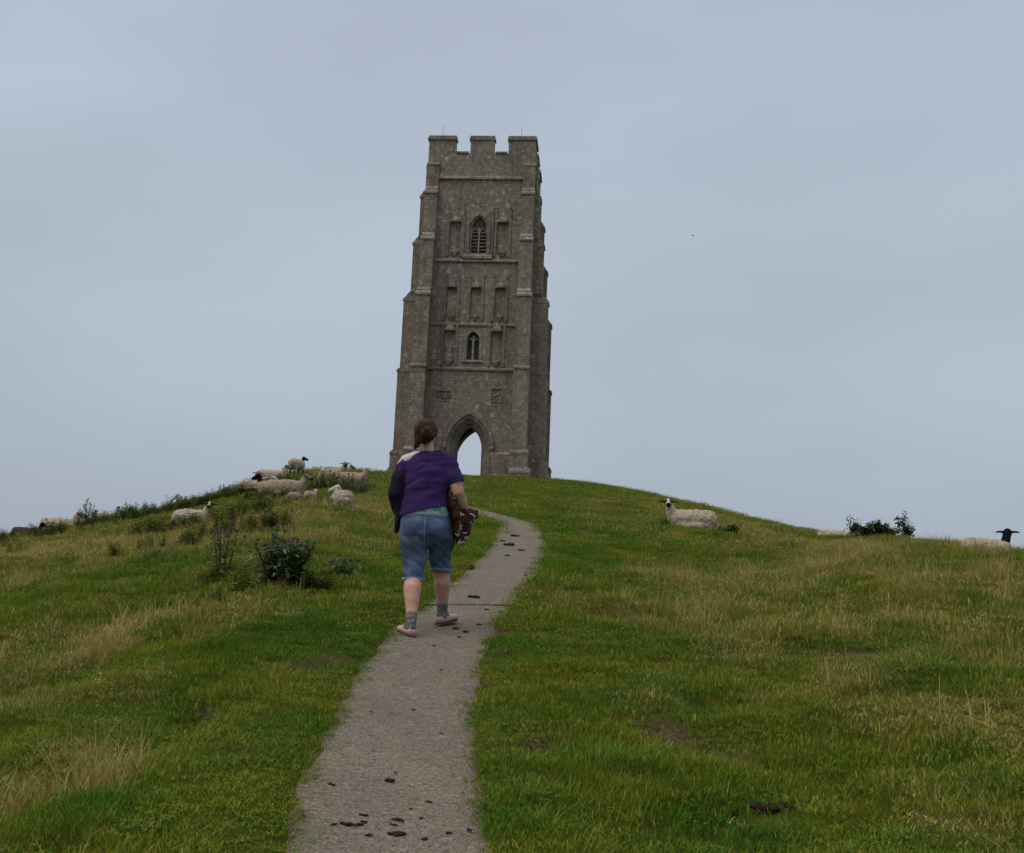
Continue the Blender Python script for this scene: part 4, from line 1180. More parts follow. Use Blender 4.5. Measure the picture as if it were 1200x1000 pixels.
coat = organic('coat', bm, MAT_COAT, None, .010, 3, lambda co: (fbm(co[:, 0] * 22 + co[:, 1] * 9, co[:, 2] * 9, 41, 3) - .5) * .055 + (fbm(co[:, 0] * 60 + co[:, 1] * 60, co[:, 2] * 60, 42, 2) - .5) * .012)
coat.location = (-.6, 8.8, PG)
tag(coat, 'dark brown coat with white blotches bundled over the walking woman\'s forearm', 'coat')

# ------------------------------------------------------------------ sheep
def fleece_material(name, c1, c2, c3):
    m = NT(name); p = m.pos(True)
    n = m.noise(7, p, 4, .6)
    c = m.mix(m.ramp(n, [(.35, 0), (.65, 1)]), c1, c2)
    c = m.mix(m.ramp(m.noise(2.6, p, 3), [(.5, 0), (.75, .7)]), c, c3)
    m.color(c); m.bump(m.math('ADD', m.voro(42, p), m.noise(60, p, 4, .7)), .7, .03)
    m.b.inputs['Roughness'].default_value = 1
    return m.mat
MAT_FLEECE = fleece_material('cream_fleece', (.50, .425, .325), (.41, .335, .25), (.31, .235, .165))
MAT_FLEECE_PINK = fleece_material('dusty_fleece', (.42, .325, .25), (.35, .26, .195), (.27, .19, .135))
MAT_FLEECE_DARK = fleece_material('brown_fleece', (.075, .06, .05), (.05, .04, .033), (.10, .08, .06))
MAT_BLACK = cloth('black_hair', (.009, .008, .009), (.016, .014, .014), 60, .4, .006)
MAT_BLACK.node_tree.nodes['Principled BSDF'].inputs['Specular IOR Level'].default_value = .03
MAT_WFACE = cloth('white_hair', (.52, .48, .44), (.42, .37, .33), 60, .3, .006)
MAT_BROWNF = cloth('brown_hair_face', (.12, .085, .065), (.20, .15, .12), 60, .3, .006)
MAT_EYE = NT('eye'); MAT_EYE.color((.02, .015, .012)); MAT_EYE.b.inputs['Roughness'].default_value = .2; MAT_EYE = MAT_EYE.mat

def make_sheep(label, x, y, facing, head_yaw=0.0, lying=False, scale=1.0, face='mottled', fleece=None, head_pitch=0.0, graze=False, dz=0.0, name='sheep', seed=0):
    """facing: compass heading of the body in degrees (0 = away from the path's foot, + = clockwise); head_yaw relative to body"""
    rs_ = random.Random(seed)
    z = float(terrain(x, y)) + dz
    root = empty(name, (x, y, z), -R(facing))
    tag(root, label, 'sheep', 'sheep on the hill' if name == 'sheep' else 'lambs on the hill')
    root.scale = (scale,) * 3
    H = .30 if lying else .58       # height of the trunk axis; the animal looks along +y
    fl = fleece or MAT_FLEECE
    fwd = Matrix.Rotation(-R(head_yaw), 3, 'Z')
    nb = Vector((0, .40, H + .06))                     # root of the neck
    hp = nb + (Vector((0, .12, .34)) if not graze else Vector((0, .30, -.22)))      # poll of the head
    hd_ = fwd @ (Vector((0, math.cos(R(-22 + head_pitch)), math.sin(R(-22 + head_pitch)))) if not graze else Vector((0, .35, -.94)))
    sv = fwd @ Vector((1, 0, 0))
    upv = sv.cross(hd_).normalized()
    bm = bmesh.new()
    # skin: trunk core, neck, head, legs
    tube(bm, [(0, -.46, H), (0, -.2, H), (0, .15, H), (0, .42, H + .02)], [.15, .19, .20, .15], 14)
    tube(bm, [nb - Vector((0, .05, .05)), nb.lerp(hp, .5), hp], [.11, .085, .075], 12)
    tube(bm, [hp - hd_ * .05, hp + hd_ * .04, hp + hd_ * .145, hp + hd_ * .235, hp + hd_ * .262], [(.074, .078), (.084, .086), (.064, .066), (.052, .050), (.040, .038)], 14, sv)
    HS = 1.18
    for s in (-1, 1):
        e0 = hp + sv * s * .062 + upv * .016; e1 = e0 + sv * s * .105 + upv * -.004 - hd_ * .02; e2 = e1 + sv * s * .055 - upv * .022
        tube(bm, [e0, e0.lerp(e1, .55), e1, e2], [(.024, .020), (.036, .020), (.032, .018), (.012, .010)], 8, hd_)
    if lying:
        for s in (-1, 1):
            tube(bm, [(s * .13, .32, .20), (s * .15, .46, .07), (s * .12, .22, .045)], [.06, .04, .03], 10)
            tube(bm, [(s * .16, -.30, .22), (s * .23, -.10, .09), (s * .20, -.32, .05)], [.10, .06, .03], 10)
    else:
        for s in (-1, 1):
            q = rs_.uniform(-.05, .05)
            tube(bm, [(s * .12, .33, H - .08), (s * .12, .33 + q * .4, .36), (s * .115, .34 + q, .25), (s * .115, .335 + q, .10), (s * .115, .34 + q, .05), (s * .115, .365 + q, .0)], [.085, .055, .034, .024, .030, .034], 10)
            q = rs_.uniform(-.05, .05)
            tube(bm, [(s * .13, -.34, H - .06), (s * .13, -.28 + q * .3, .42), (s * .12, -.40 + q, .27), (s * .12, -.375 + q, .10), (s * .12, -.375 + q, .05), (s * .12, -.35 + q, .0)], [.12, .075, .036, .025, .030, .034], 10)
    def cols(o):
        pass
    mats = {'black': [MAT_BLACK, MAT_BLACK, MAT_BLACK], 'mottled': [MAT_WFACE, MAT_BLACK, MAT_BLACK], 'badger': [MAT_WFACE, MAT_BLACK, MAT_BLACK], 'white': [MAT_WFACE, MAT_WFACE, MAT_WFACE], 'brown': [MAT_BROWNF, MAT_BROWNF, MAT_BLACK]}[face]
    body_ = organic('body', bm, mats, root, .014 if scale > .8 else .016, 3)
    # face markings by place on the head: ears, eye patches, muzzle
    me = body_.data
    for p in me.polygons:
        c = p.center - hp
        t = c.dot(hd_); s_ = abs(c.dot(sv)); u_ = c.dot(upv)
        k = 0
        if c.length < .34:
            if s_ > .084: k = 1
            elif .205 < t < .32: k = 2
            elif face == 'mottled' and s_ > .020 and -.02 < t < .17 and u_ > -.04: k = 1
            elif face == 'mottled' and s_ > .05 and t < .21: k = 1
            elif face == 'badger' and s_ > .024 and -.005 < t < .14 and u_ > -.03: k = 1
        if face in ('mottled', 'badger') and c.length > .34 and p.center.z < .26 and not lying: k = 1 if face == 'mottled' else 0
        p.material_index = k
    for s in (-1, 1):
        b2 = bmesh.new(); ball(b2, hp + hd_ * .085 + sv * s * .066 + upv * .034, .013, .013, .013, 8, 6)
        from_bm('eye', b2, MAT_EYE, root, True)
    # wool
    bm = bmesh.new()
    hv = .235 if lying else .255
    tube(bm, [(0, -.55, H - .01), (0, -.46, H + .01), (0, -.2, H + .02), (0, .1, H + .01), (0, .34, H + .02), (0, .46, H + .03)], [(.14, .15), (.235, .235), (.275 if not lying else .30, hv), (.27 if not lying else .29, hv), (.225, .225), (.14, .15)], 18)
    if lying: ball(bm, (0, -.05, .16), .34, .50, .16)
    tube(bm, [nb + Vector((0, -.04, -.03)), nb.lerp(hp, .45 if face != 'black' else .25), nb.lerp(hp, .85 if face != 'black' else .42) - hd_ * .03], [.17, .125 if face != 'black' else .14, .092 if face != 'black' else .10], 14)
    if not lying:
        for s in (-1, 1):
            ball(bm, (s * .12, -.32, H - .12), .12, .15, .18); ball(bm, (s * .11, .32, H - .12), .10, .12, .16)
    tube(bm, [(0, -.55, H + .05), (0, -.61, H - .04), (0, -.60, H - .17)], [.05, .045, .03], 10)
    organic('fleece', bm, fl, root, .017, 4, lambda co: (fbm(co[:, 0] * 15, co[:, 1] * 15, 50 + seed, 2) + fbm(co[:, 1] * 15, co[:, 2] * 15, 60 + seed, 2) - 1) * .030 + (fbm(co[:, 1] * 38, co[:, 2] * 38, 80 + seed, 2) + fbm(co[:, 0] * 38, co[:, 1] * 38, 85 + seed, 2) - 1) * .016)
    return root
def polar(az, r): return r * math.sin(R(az)), r * math.cos(R(az))
make_sheep('cream sheep with black and white mottled face standing in the weedy bank, staring', *polar(-15.9, 25.0), 108, 62, scale=.80, face='mottled', seed=1)
make_sheep('cream sheep lying on the open slope with white face and black eye patches', *polar(9.35, 24.2), 272, -88, True, .95, 'badger', MAT_FLEECE, seed=2, dz=-.05)
make_sheep('pale sheep with jet black head and level ears resting on the ridge beside thin grass', *polar(23.4, 22.4), 66, -50, True, .98, 'black', seed=3, dz=.02)
make_sheep('cream sheep mostly hidden behind the ridge beside the dark bramble bush', *polar(16.55, 29.5), 80, 10, True, .95, 'black', seed=4, dz=-.30, head_pitch=-15)
make_sheep('dusty pink-cream sheep in full side view with dark face, in front of the skyline flock', *polar(-11.25, 29.5), 92, 8, False, .78, 'brown', MAT_FLEECE_PINK, seed=5, dz=-.20)
make_sheep('sheep with black head looking the other way beside the dusty pink-cream one', *polar(-12.1, 31.5), 285, 0, False, .86, 'black', MAT_FLEECE_PINK, seed=6, dz=-.28)
make_sheep('dark-faced sheep standing alone on the skyline above the flock', *polar(-10.95, 44.5), 22, 62, False, .80, 'black', seed=7)
make_sheep('small pale sheep with raised brown head lying on the skyline', *polar(-12.15, 42.0), 88, 0, True, .95, 'brown', seed=8, dz=.05)
make_sheep('brown-faced sheep with spread ears lying at the end of the flock', *polar(-13.2, 35.0), 140, 30, True, .85, 'brown', seed=9)
make_sheep('young lamb curled up next to the brown-faced sheep with spread ears', *polar(-12.6, 33.5), 100, 0, True, .6, 'white', seed=10, name='lamb')
make_sheep('white lamb nibbling in front of the dusty pink-cream sheep', *polar(-11.0, 27.5), 215, 0, False, .34, 'white', seed=11, graze=True, name='lamb')
make_sheep('tiny pale lamb resting below the nose of the dusty pink-cream sheep', *polar(-10.15, 28.0), 20, 0, True, .42, 'white', seed=12, name='lamb')
make_sheep('pinkish sheep with white face in side view above the grey thistle patch', *polar(-8.15, 31.5), 94, 10, False, .82, 'white', MAT_FLEECE_PINK, seed=13, dz=-.24)
make_sheep('brown-faced sheep looking out from behind the grey thistle patch', *polar(-9.1, 34.0), 120, 50, False, .85, 'brown', MAT_FLEECE_PINK, seed=14, dz=-.34)
make_sheep('sheep lying behind the others with only its brown head and back showing', *polar(-8.75, 46.0), 60, 0, True, .85, 'brown', seed=15, dz=-.42)
make_sheep('pale lamb with a white face at the left edge of the grey thistle patch', *polar(-9.65, 31.0), 170, 0, False, .5, 'white', seed=16, name='lamb')
make_sheep('half-grown cream lamb lying in straw, seen from behind with its head turned', *polar(-8.6, 21.2), 338, -75, True, .72, 'white', seed=17, name='lamb', dz=.02)
make_sheep('dark brown sheep lying low on the far ridge', *polar(-23.3, 32.5), 80, 0, True, .68, 'black', MAT_FLEECE_DARK, seed=18, dz=-.08)
make_sheep('cream sheep with brown face lying among dead stalks on the far ridge', *polar(-21.9, 34.0), 88, 0, True, .95, 'brown', seed=19, dz=-.08)
make_sheep('pale sheep almost buried in weeds on the ridge, only its back showing', *polar(-19.6, 35.5), 90, 0, True, .95, 'white', seed=20, dz=-.26, head_pitch=-20)
make_sheep('white sheep back peeping over nettles on the ridge above the staring sheep', *polar(-16.0, 39.5), 270, 0, True, .9, 'white', seed=21, dz=-.28, head_pitch=-20)


# ------------------------------------------------------------------ plants
def leaf_material(name, c1, c2, trans=.2):
    m = NT(name)
    tone = m.attr('tone')
    c = m.mix(tone, c1, c2); m.color(c); m.b.inputs['Roughness'].default_value = .8; m.b.inputs['Specular IOR Level'].default_value = .05
    tr = m.n('ShaderNodeBsdfTranslucent'); m.l(c, tr.inputs['Color'])
    mx = m.n('ShaderNodeMixShader'); mx.inputs[0].default_value = trans
    m.l(m.b.outputs[0], mx.inputs[1]); m.l(tr.outputs[0], mx.inputs[2]); m.l(mx.outputs[0], m.out.inputs[0])
    return m.mat
MAT_THISTLE = leaf_material('thistle_leaf', (.095, .135, .055), (.24, .285, .165))
MAT_NETTLE = leaf_material('nettle_leaf', (.055, .092, .020), (.125, .165, .042))
MAT_BRAMBLE = leaf_material('bramble_leaf', (.028, .058, .014), (.075, .115, .032))
MAT_STEM = cloth('plant_stem', (.085, .10, .05), (.06, .07, .035), 60, .3, .003)
MAT_DEAD = cloth('dead_stem', (.075, .050, .038), (.05, .034, .028), 60, .3, .003)
MAT_BUD = cloth('thistle_bud', (.10, .12, .075), (.065, .08, .05), 200, .8, .006)
MAT_PURPLEF = cloth('thistle_flower', (.26, .045, .20), (.17, .03, .14), 300, .5, .003)
MAT_FADED = cloth('faded_flower', (.22, .11, .19), (.15, .085, .13), 300, .5, .003)
class Leaves:
    def __init__(s): s.V, s.F, s.T = [], [], []
    def spiny(s, base, d, up, L, w, tone, n=4):
        """thistle leaf: zigzag edge, folded along the rib, curling down"""
        d = Vector(d).normalized(); up = Vector(up); sd = d.cross(up)
        if sd.length < 1e-3: sd = Vector((1, 0, 0))
        sd.normalize(); up = sd.cross(d).normalized()
        b = len(s.V); base = Vector(base)
        k = 0; N = n * 2
        for i in range(N + 1):
            t = i / N
            ww = w * (1.0 if i % 2 else .45) * math.sin(math.pi * min(.97, .12 + t * .88)) if i < N else 0
            c = base + d * L * t - up * (L * .35 * t * t)
            for q, (sx, uz) in enumerate(((-1, .25), (0, 0), (1, .25))):
                s.V.append(tuple(c + sd * ww * sx + up * ww * uz)); s.T.append(tone)
        for i in range(N):
            a = b + i * 3
            s.F += [(a, a + 1, a + 4, a + 3), (a + 1, a + 2, a + 5, a + 4)]
    def ovate(s, base, d, up, L, w, tone):
        d = Vector(d).normalized(); up = Vector(up); sd = d.cross(up)
        if sd.length < 1e-3: sd = Vector((1, 0, 0))
        sd.normalize(); up = sd.cross(d).normalized(); b = len(s.V); base = Vector(base)
        for t, ww, dr in ((0, .12, 0), (.3, 1, .02), (.65, .75, .10), (1.0, .02, .26)):
            c = base + d * L * t - up * L * dr
            s.V += [tuple(c - sd * w * ww + up * w * ww * .3), tuple(c), tuple(c + sd * w * ww + up * w * ww * .3)]; s.T += [tone] * 3
        for i in range(3):
            a = b + i * 3
            s.F += [(a, a + 1, a + 4, a + 3), (a + 1, a + 2, a + 5, a + 4)]
    def mesh(s, name, mat):
        me = bpy.data.meshes.new(name); me.from_pydata(s.V, [], s.F); me.update()
        a = me.attributes.new('tone', 'FLOAT', 'POINT'); a.data.foreach_set('value', np.array(s.T, np.float32))
        me.materials.append(mat); me.shade_smooth()
        return me
def thistle(label, x, y, h, nst, spread, seed, flowers=(), leafy=1.0, dead=0, dense_base=0, group=None):
    r_ = random.Random(seed)
    root = empty('thistle', (x, y, float(terrain(x, y)) - .02)); tag(root, label, 'thistle', group)
    lv = Leaves(); tops = []
    for k in range(nst):
        a = 2 * math.pi * (k + r_.uniform(-.4, .4)) / nst; sp = spread * r_.uniform(.25, 1.0)
        hh = h * r_.uniform(.72, 1.0) * (1 - .22 * sp / spread)
        bs = Vector((math.cos(a) * sp * .35, math.sin(a) * sp * .35, 0)); tp = Vector((math.cos(a) * sp, math.sin(a) * sp, hh))
        mid = bs.lerp(tp, .5) + Vector((r_.uniform(-.03, .03), r_.uniform(-.03, .03), hh * .08))
        pts = [bs, bs.lerp(mid, .5) + Vector((0, 0, .01)), mid, mid.lerp(tp, .55), tp]
        bm = bmesh.new(); tube(bm, pts, [.009, .008, .007, .006, .005], 6)
        ends = [tp]
        for q in range(r_.randint(0, 2)):      # side shoots
            t = r_.uniform(.5, .85); b0 = bs.lerp(mid, t * 2) if t < .5 else mid.lerp(tp, (t - .5) * 2)
            aa = r_.uniform(0, 6.28); e = b0 + Vector((math.cos(aa) * .09, math.sin(aa) * .09, r_.uniform(.06, .16)))
            if e.z > h: e.z = h
            tube(bm, [b0, b0.lerp(e, .5) + Vector((math.cos(aa) * .02, math.sin(aa) * .02, -.01)), e], [.005, .0045, .004], 5); ends.append(e)
            for w_ in range(3):
                ang = r_.uniform(0, 6.28)
                lv.spiny(b0.lerp(e, .3 + .2 * w_), (math.cos(ang), math.sin(ang), .3), (0, 0, 1), r_.uniform(.05, .09), .016, r_.random(), 3)
        from_bm('stem', bm, MAT_STEM, root, True)
        nl = int(26 * leafy * (hh / .6) + 5)
        for i in range(nl):
            t = (i + r_.random()) / nl
            c = (pts[0].lerp(pts[2], t * 2) if t < .5 else pts[2].lerp(pts[4], (t - .5) * 2))
            ang = i * 2.4 + r_.uniform(-.5, .5)
            L = (.17 - .10 * t) * r_.uniform(.7, 1.15)
            lv.spiny(c, (math.cos(ang), math.sin(ang), r_.uniform(.1, .7)), (0, 0, 1), L, L * .19, min(1, r_.random() * .7 + t * .3), 4)
        tops += ends
    for i in range(dense_base):
        ang = r_.uniform(0, 6.28); d = spread * r_.random() * .8; z = r_.uniform(0, h * .68)
        lv.spiny((math.cos(ang) * d, math.sin(ang) * d, z), (math.cos(ang + r_.uniform(-1, 1)), math.sin(ang + r_.uniform(-1, 1)), r_.uniform(-.1, .6)), (0, 0, 1), r_.uniform(.09, .17), r_.uniform(.014, .028), r_.random() * .8, 4)
    o = link_mesh('foliage', lv.mesh('foliage', MAT_THISTLE), MAT_THISTLE, root); tag(o, kind='stuff')
    r_.shuffle(tops)
    for i, e in enumerate(tops):
        fl = 'bloom' if i in flowers else ('faded' if i < dead else 'bud')
        bm = bmesh.new(); s_ = 1.0 if fl != 'bud' else r_.uniform(.7, .95)
        tube(bm, [e + Vector((0, 0, -.004)), e + Vector((0, 0, .012 * s_)), e + Vector((0, 0, .028 * s_)), e + Vector((0, 0, .038 * s_))], [.006, .015 * s_, .015 * s_, .010 * s_], 8)
        for q in range(12):
            ang = q * .53; c = e + Vector((math.cos(ang) * .013 * s_, math.sin(ang) * .013 * s_, .010 + .002 * (q % 4)))
            tube(bm, [c, c + Vector((math.cos(ang) * .014, math.sin(ang) * .014, .004))], [.0025, .0006], 4)
        hd2 = from_bm('flower_head', bm, MAT_BUD, root, True)
        if fl != 'bud':
            bm = bmesh.new()
            for q in range(26):
                ang = r_.uniform(0, 6.28); rr_ = r_.random() ** .5
                c = e + Vector((math.cos(ang) * .010 * rr_, math.sin(ang) * .010 * rr_, .034)); tpv = e + Vector((math.cos(ang) * .026 * rr_, math.sin(ang) * .026 * rr_, .062 - .012 * rr_))
                tube(bm, [c, tpv], [.0022, .0018], 4)
            t_ = from_bm('petals', bm, MAT_PURPLEF if fl == 'bloom' else MAT_FADED, hd2); tag(t_, kind='stuff')
    return root
thistle('large bushy grey-green thistle clump with one bright purple bloom beside the path', -2.02, 10.15, .60, 20, .30, 3, flowers=(0, 1, 2), leafy=1.7, dead=9, dense_base=520)
thistle('slender open-branched thistle with pale buds next to the large clump', -2.85, 11.2, .62, 5, .20, 14, flowers=(), leafy=.9, dead=4, dense_base=14)
thistle('low sprawling thistle at the foot of the large clump, toward the path', -1.58, 10.75, .15, 6, .20, 9, leafy=.9, dead=1, dense_base=26)
for i, (az, r, h, n, sp) in enumerate(((-8.3, 29.5, .62, 16, .55), (-9.3, 30.5, .55, 12, .5), (-7.5, 28.5, .42, 10, .45))):
    x, y = polar(az, r)
    thistle(('broad grey thistle patch in front of the pinkish white-faced sheep', 'grey thistle stand below the brown-faced sheep looking out', 'low grey thistle patch nearest the tower corner')[i], x, y, h, n, sp, 30 + i, leafy=1.5, dead=2, dense_base=120)
thistle('tall lone thistle with nodding heads standing up from the left ridge', *polar(-20.75, 31.0), .78, 7, .28, 40, leafy=1.2, dead=9, dense_base=40)
thistle('thin dead-headed thistle rising beside the lying sheep on the far ridge', *polar(-22.4, 31.0), .52, 4, .2, 41, leafy=.5, dead=6)
thistle('sparse thistle with dark heads on the ridge above the long straw', *polar(-19.1, 32.5), .50, 6, .45, 42, leafy=.7, dead=8)
thistle('short leafy thistle sprouting just below the ridge near the lone skyline sheep', *polar(-14.2, 37.0), .50, 6, .4, 43, leafy=1.2, dead=3)

def bush(label, x, y, h, w, d, n, seed, mat, cat='bush', stems=6, leaf=.055, spikes=0, group=None, name='bush'):
    r_ = random.Random(seed); root = empty(name, (x, y, float(terrain(x, y)) - .02)); tag(root, label, cat, group)
    lv = Leaves(); shoots = []
    for k in range(stems):
        u = (k + .5) / stems * 2 - 1
        tp = Vector((u * w * r_.uniform(.75, 1), r_.uniform(-d, d), h * r_.uniform(.5, 1.0) * (1 - .35 * abs(u))))
        if k < spikes: tp.z = h * r_.uniform(.95, 1.2)
        bs = Vector((tp.x * .4, tp.y * .4, 0)); mid = bs.lerp(tp, .5) + Vector((r_.uniform(-.05, .05), r_.uniform(-.05, .05), h * .1))
        bm = bmesh.new(); tube(bm, [bs, mid, tp], [.010, .008, .003], 6); from_bm('branch', bm, MAT_DEAD, root, True)
        shoots.append((bs, mid, tp))
    for i in range(n):
        bs, mid, tp = shoots[i % stems]; t = r_.random() ** .8
        c = bs.lerp(mid, t * 2) if t < .5 else mid.lerp(tp, (t - .5) * 2)
        c = c + Vector((r_.gauss(0, .055), r_.gauss(0, .055), r_.gauss(0, .035)))
        ang = r_.uniform(0, 6.28); L = leaf * r_.uniform(.6, 1.3)
        lv.ovate(c, (math.cos(ang), math.sin(ang), r_.uniform(-.5, .6)), (r_.uniform(-.4, .4), r_.uniform(-.4, .4), 1), L, L * .36, r_.random())
    o = link_mesh('foliage', lv.mesh('foliage', mat), mat, root); tag(o, kind='stuff')
    return root
bush('dark bramble bush with upright shoots on the skyline ridge', *polar(18.4, 26.5), .48, .56, .35, 2400, 5, MAT_BRAMBLE, stems=16, spikes=0, leaf=.068)
bush('ragged upright bramble shoot standing apart at the end of the dark bush', *polar(19.75, 26.0), .52, .12, .10, 330, 6, MAT_BRAMBLE, stems=4, spikes=2, leaf=.075)
bush('wispy bramble sprigs beside the half-hidden sheep on the ridge', *polar(17.35, 26.5), .50, .28, .12, 130, 7, MAT_BRAMBLE, stems=5, spikes=3, leaf=.06)
bush('small dark green nettle tuft beside the rump of the lying sheep', *polar(11.15, 22.8), .34, .26, .16, 420, 8, MAT_BRAMBLE, cat='plant', stems=7, leaf=.07, name='nettle')
bush('tiny dark weed standing in front of the lying sheep', *polar(8.0, 23.0), .22, .08, .08, 90, 9, MAT_BRAMBLE, cat='plant', stems=3, leaf=.06, name='nettle')

# nettles, docks and rank growth that cover the left bank (nobody could count them)
def weed_obj(i):
    r_ = random.Random(700 + i); lv = Leaves()
    for s_ in range(5):
        a = r_.uniform(0, 6.28); d = r_.uniform(0, .10); h = r_.uniform(.16, .36)
        b = Vector((math.cos(a) * d, math.sin(a) * d, 0)); t = b + Vector((r_.uniform(-.06, .06), r_.uniform(-.06, .06), h))
        k = len(lv.V)
        for q, (c, w_) in enumerate(((b, .004), (t, .002))): lv.V += [tuple(c + Vector((w_, 0, 0))), tuple(c - Vector((w_, 0, 0)))]; lv.T += [.3, .3]
        lv.F.append((k, k + 1, k + 3, k + 2))
        for j in range(9):
            tt = (j + .5) / 9; c = b.lerp(t, tt); ang = j * 1.57 + r_.uniform(-.3, .3)
            for o_ in (0, math.pi):
                L = (.085 - .045 * tt) * r_.uniform(.8, 1.2)
                lv.ovate(c, (math.cos(ang + o_), math.sin(ang + o_), .25), (0, 0, 1), L, L * .32, r_.random())
    return bpy.data.objects.new('weed', lv.mesh('weed', MAT_NETTLE))
C_WEED = make_collection('weeds', [weed_obj(i) for i in range(4)])
WEEDS = []
wr = np.random.default_rng(4)
def weed_blob(cx, cy, rx, ry, n, s0, s1):
    for k in range(n):
        a = wr.uniform(0, 6.28); q = math.sqrt(wr.random())
        WEEDS.append((cx + rx * q * math.cos(a), cy + ry * q * math.sin(a), wr.uniform(s0, s1)))
for az, r, rx, ry, n, s0, s1 in ((-14.8, 19.8, 1.3, 1.0, 55, .8, 1.25), (-17.0, 19.5, .8, .8, 16, .6, 1.0), (-13.4, 16.8, .9, .5, 22, .7, 1.0), (-17.3, 16.0, .7, .5, 18, .6, .9), (-11.6, 22.0, .8, .9, 20, .8, 1.1), (-9.9, 20.5, .6, .7, 16, .7, 1.0),
                               (-10.9, 30.5, 1.6, 1.0, 44, .6, 1.0), (-13.5, 34, 2.0, 2.0, 60, .8, 1.3), (-15.8, 34.5, 2.4, 2.5, 95, .9, 1.5), (-18.0, 34, 2.0, 2.5, 60, .8, 1.4), (-20.3, 31.5, 1.6, 2.0, 40, .8, 1.3), (-22.6, 30.5, 2.0, 2.0, 34, .6, 1.1), (-24.5, 29.5, 1.6, 2.0, 36, .6, 1.1),
                               (-21.0, 21, 1.2, 1.0, 14, .6, .9), (-18.9, 23.5, .9, .7, 12, .6, .9), (-26.5, 28, 2, 2, 24, .6, 1.1), (-11.9, 26.0, 1.0, 1.2, 22, .6, .95)):
    x, y = polar(az, r); weed_blob(x, y, rx, ry, n, s0, s1)
weed_blob(-2.0, 10.0, .45, .22, 26, .5, .8); weed_blob(-2.55, 9.9, .3, .2, 8, .3, .5); weed_blob(-2.75, 11.1, .3, .2, 6, .4, .6)
W = np.array(WEEDS); nW = len(W)
scatter('weeds', C_WEED, np.stack([W[:, 0], W[:, 1], terrain(W[:, 0], W[:, 1]) - .02], -1), np.stack([wr.normal(0, .12, nW), wr.normal(0, .12, nW), wr.uniform(0, 6.28, nW)], -1),
        np.stack([W[:, 2] * 1.15, W[:, 2] * 1.15, W[:, 2]], -1), wr.integers(0, 4, nW), np.zeros(nW), wr.random(nW), 'rank dark green nettles and weeds on the left bank', 'weeds')

# clover and daisy leaves in the turf
def clover_obj(i):
    r_ = random.Random(900 + i); lv = Leaves()
    for k in range(16):
        a = r_.uniform(0, 6.28); d = .10 * math.sqrt(r_.random()); z = r_.uniform(.012, .04); c = Vector((math.cos(a) * d, math.sin(a) * d, z)); a0 = r_.uniform(0, 2)
        for q in range(3):
            b = a0 + q * 2.09; lv.ovate(c, (math.cos(b), math.sin(b), .15), (0, 0, 1), .013, .007, r_.random())
    return bpy.data.objects.new('clover', lv.mesh('clover', MAT_CLOVER))
MAT_CLOVER = leaf_material('clover_leaf', (.050, .120, .012), (.110, .185, .025))
C_CLOVER = make_collection('clovers', [clover_obj(i) for i in range(3)])
lay([(2.4, 14, 22, 1.0, 1.2)], C_CLOVER, 'clover', 'small round clover leaves growing through the short turf', 'clover',
    lambda x, y, d: (rng.random(len(x)) < np.clip((fbm(x * 1.2, y * 1.2, 131, 3) - .48) * 6, 0, 1)) & (d < .4), lambda x, y, d: 1.0 + 0 * x, 3)

# ------------------------------------------------------------------ droppings and clods
MAT_DUNG = cloth('dried_dung', (.016, .012, .009), (.045, .033, .024), 70, .8, .008, .8)
MAT_DUNG.node_tree.nodes['Principled BSDF'].inputs['Specular IOR Level'].default_value = .03
def dung(name, x, y, s, label, cat, group, seed, flat=.5, n=6, stretch=1.6, onpath=True):
    r_ = random.Random(seed); bm = bmesh.new()
    for k in range(n):
        cx, cy = r_.uniform(-1, 1) * s * stretch * .6, r_.uniform(-1, 1) * s * .5
        q = s * r_.uniform(.32, .6)
        ball(bm, (cx, cy, q * flat * .5), q, q * r_.uniform(.7, 1), q * flat, 8, 6)
    ball(bm, (0, 0, s * .12), s * stretch * .6, s * .5, s * flat * .45, 10, 6)
    o = organic(name, bm, MAT_DUNG, None, s * .16, 1, lambda co: (fbm(co[:, 0] * 3 / s, co[:, 1] * 3 / s, seed, 2) - .5) * s * .35)
    o.location = (x, y, (path_z(x, y) if onpath else float(terrain(x, y))) + (.004 if onpath else .012))
    o.rotation_euler = (R(9), 0, r_.uniform(-.4, .4))
    tag(o, label, cat, group)
DP_ = [(-.57, 4.49, .035), (-.48, 4.41, .024), (-.53, 4.51, .022), (-.40, 4.55, .020), (-.39, 4.61, .030), (-.53, 4.61, .022), (-.52, 4.545, .018), (-.27, 4.43, .018), (-.18, 4.51, .020), (-.10, 4.55, .020), (-.30, 4.65, .016), (-.29, 4.85, .020),
       (-.71, 4.92, .022), (-.46, 5.2, .016), (-.48, 6.33, .020), (-.62, 4.47, .018), (-.35, 4.75, .012), (-.12, 5.6, .012), (-.6, 5.5, .012), (-.3, 5.9, .012), (-.7, 6.2, .013), (-.4, 7.4, .016), (-.25, 6.6, .012)]
for i, (x, y, s) in enumerate(DP_): dung('dropping', x, y, s * .78, 'small dark dropping flattened on the near stretch of the concrete path', 'dropping', 'droppings on the near path', 300 + i, .34, 4)
dung('dropping', -.385, 4.455, .030, 'largest blackest dropping on the near stretch of the path', 'dropping', None, 401, .42, 8, 1.9)
dung('dropping', -.48, 5.08, .024, 'lone black dropping a little further up the path than the scattered ones', 'dropping', None, 402, .6, 4)
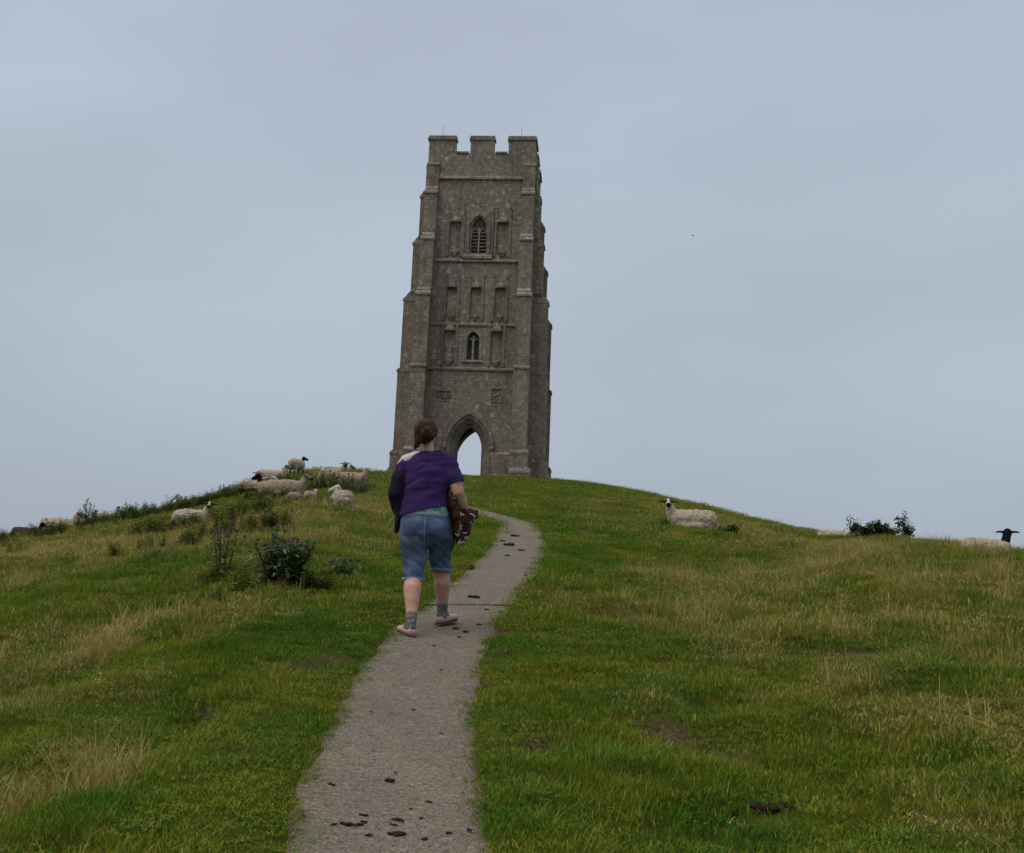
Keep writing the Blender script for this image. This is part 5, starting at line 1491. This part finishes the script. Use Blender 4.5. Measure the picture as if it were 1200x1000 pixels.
for i, (x, y, s) in enumerate([(.12, 17.66, .06), (.01, 16.04, .075), (-.06, 16.67, .04)]): dung('dropping', x, y, s, ('round black dropping highest on the path bend', 'long black dropping on the path bend beyond the woman', 'small black dropping between the two larger ones on the bend')[i], 'dropping', None, 410 + i, .55, 5)
dung('dropping', -.47, 13.0, .075, 'black dropping on the left edge of the path ahead of the woman', 'dropping', None, 415, .6, 4)
for i, (x, y, s) in enumerate([(-.30, 10.72, .05), (-.38, 8.95, .035), (-.30, 8.85, .03), (-.20, 9.2, .025), (.1, 11.4, .025), (.22, 12.6, .03), (.0, 14.6, .04), (.2, 15.4, .05), (-.33, 8.6, .02), (-.5, 8.2, .018), (-.15, 10.0, .025)]):
    dung('dropping', x, y, s, 'dark dropping scattered near the walking woman\'s feet and beyond', 'dropping', 'droppings by the woman', 420 + i, .35, 3)
dung('dung_pile', 1.19, 4.99, .045, 'knobbly dark brown dung pile in the short grass right of the path', 'dung', None, 440, .7, 16, 3.0, False)
dung('dung_pile', 1.03, 4.98, .026, 'single dark dung lump lying apart from the knobbly pile', 'dung', None, 441, .9, 3, 1.2, False)
dung('clod', 3.25, 14.1, .12, 'dark earth clod on the open slope below the lying sheep', 'clod', None, 442, .7, 5, 1.3, False)

# a far-off bird
bm = bmesh.new()
tube(bm, [(-.22, 0, 0), (-.08, 0, .01), (.10, 0, .015), (.22, 0, .01), (.28, 0, 0)], [(.02, .01), (.05, .05), (.055, .05), (.03, .03), (.006, .006)], 10)
for s in (-1, 1):
    prv = None
    for a, b, w_ in ((.0, .08, .12), (.25, .14, .11), (.5, .06, .05)):
        cur = [bm.verts.new((w_ * .8, s * (a + .02), b - .05)), bm.verts.new((-w_, s * (a + .02), b - .05)), bm.verts.new((-w_ * .9, s * (a + .02), b - .062)), bm.verts.new((w_ * .7, s * (a + .02), b - .062))]
        if prv:
            for q in range(4): bm.faces.new((prv[q], prv[(q + 1) % 4], cur[(q + 1) % 4], cur[q]))
        prv = cur
o = from_bm('bird', bm, MAT_BLACK, None, True)
o.location = (22.9, 140, 52.9); o.rotation_euler = (0, R(10), R(35)); o.scale = (.55,) * 3
tag(o, 'tiny dark bird flying far off in the grey sky', 'bird')
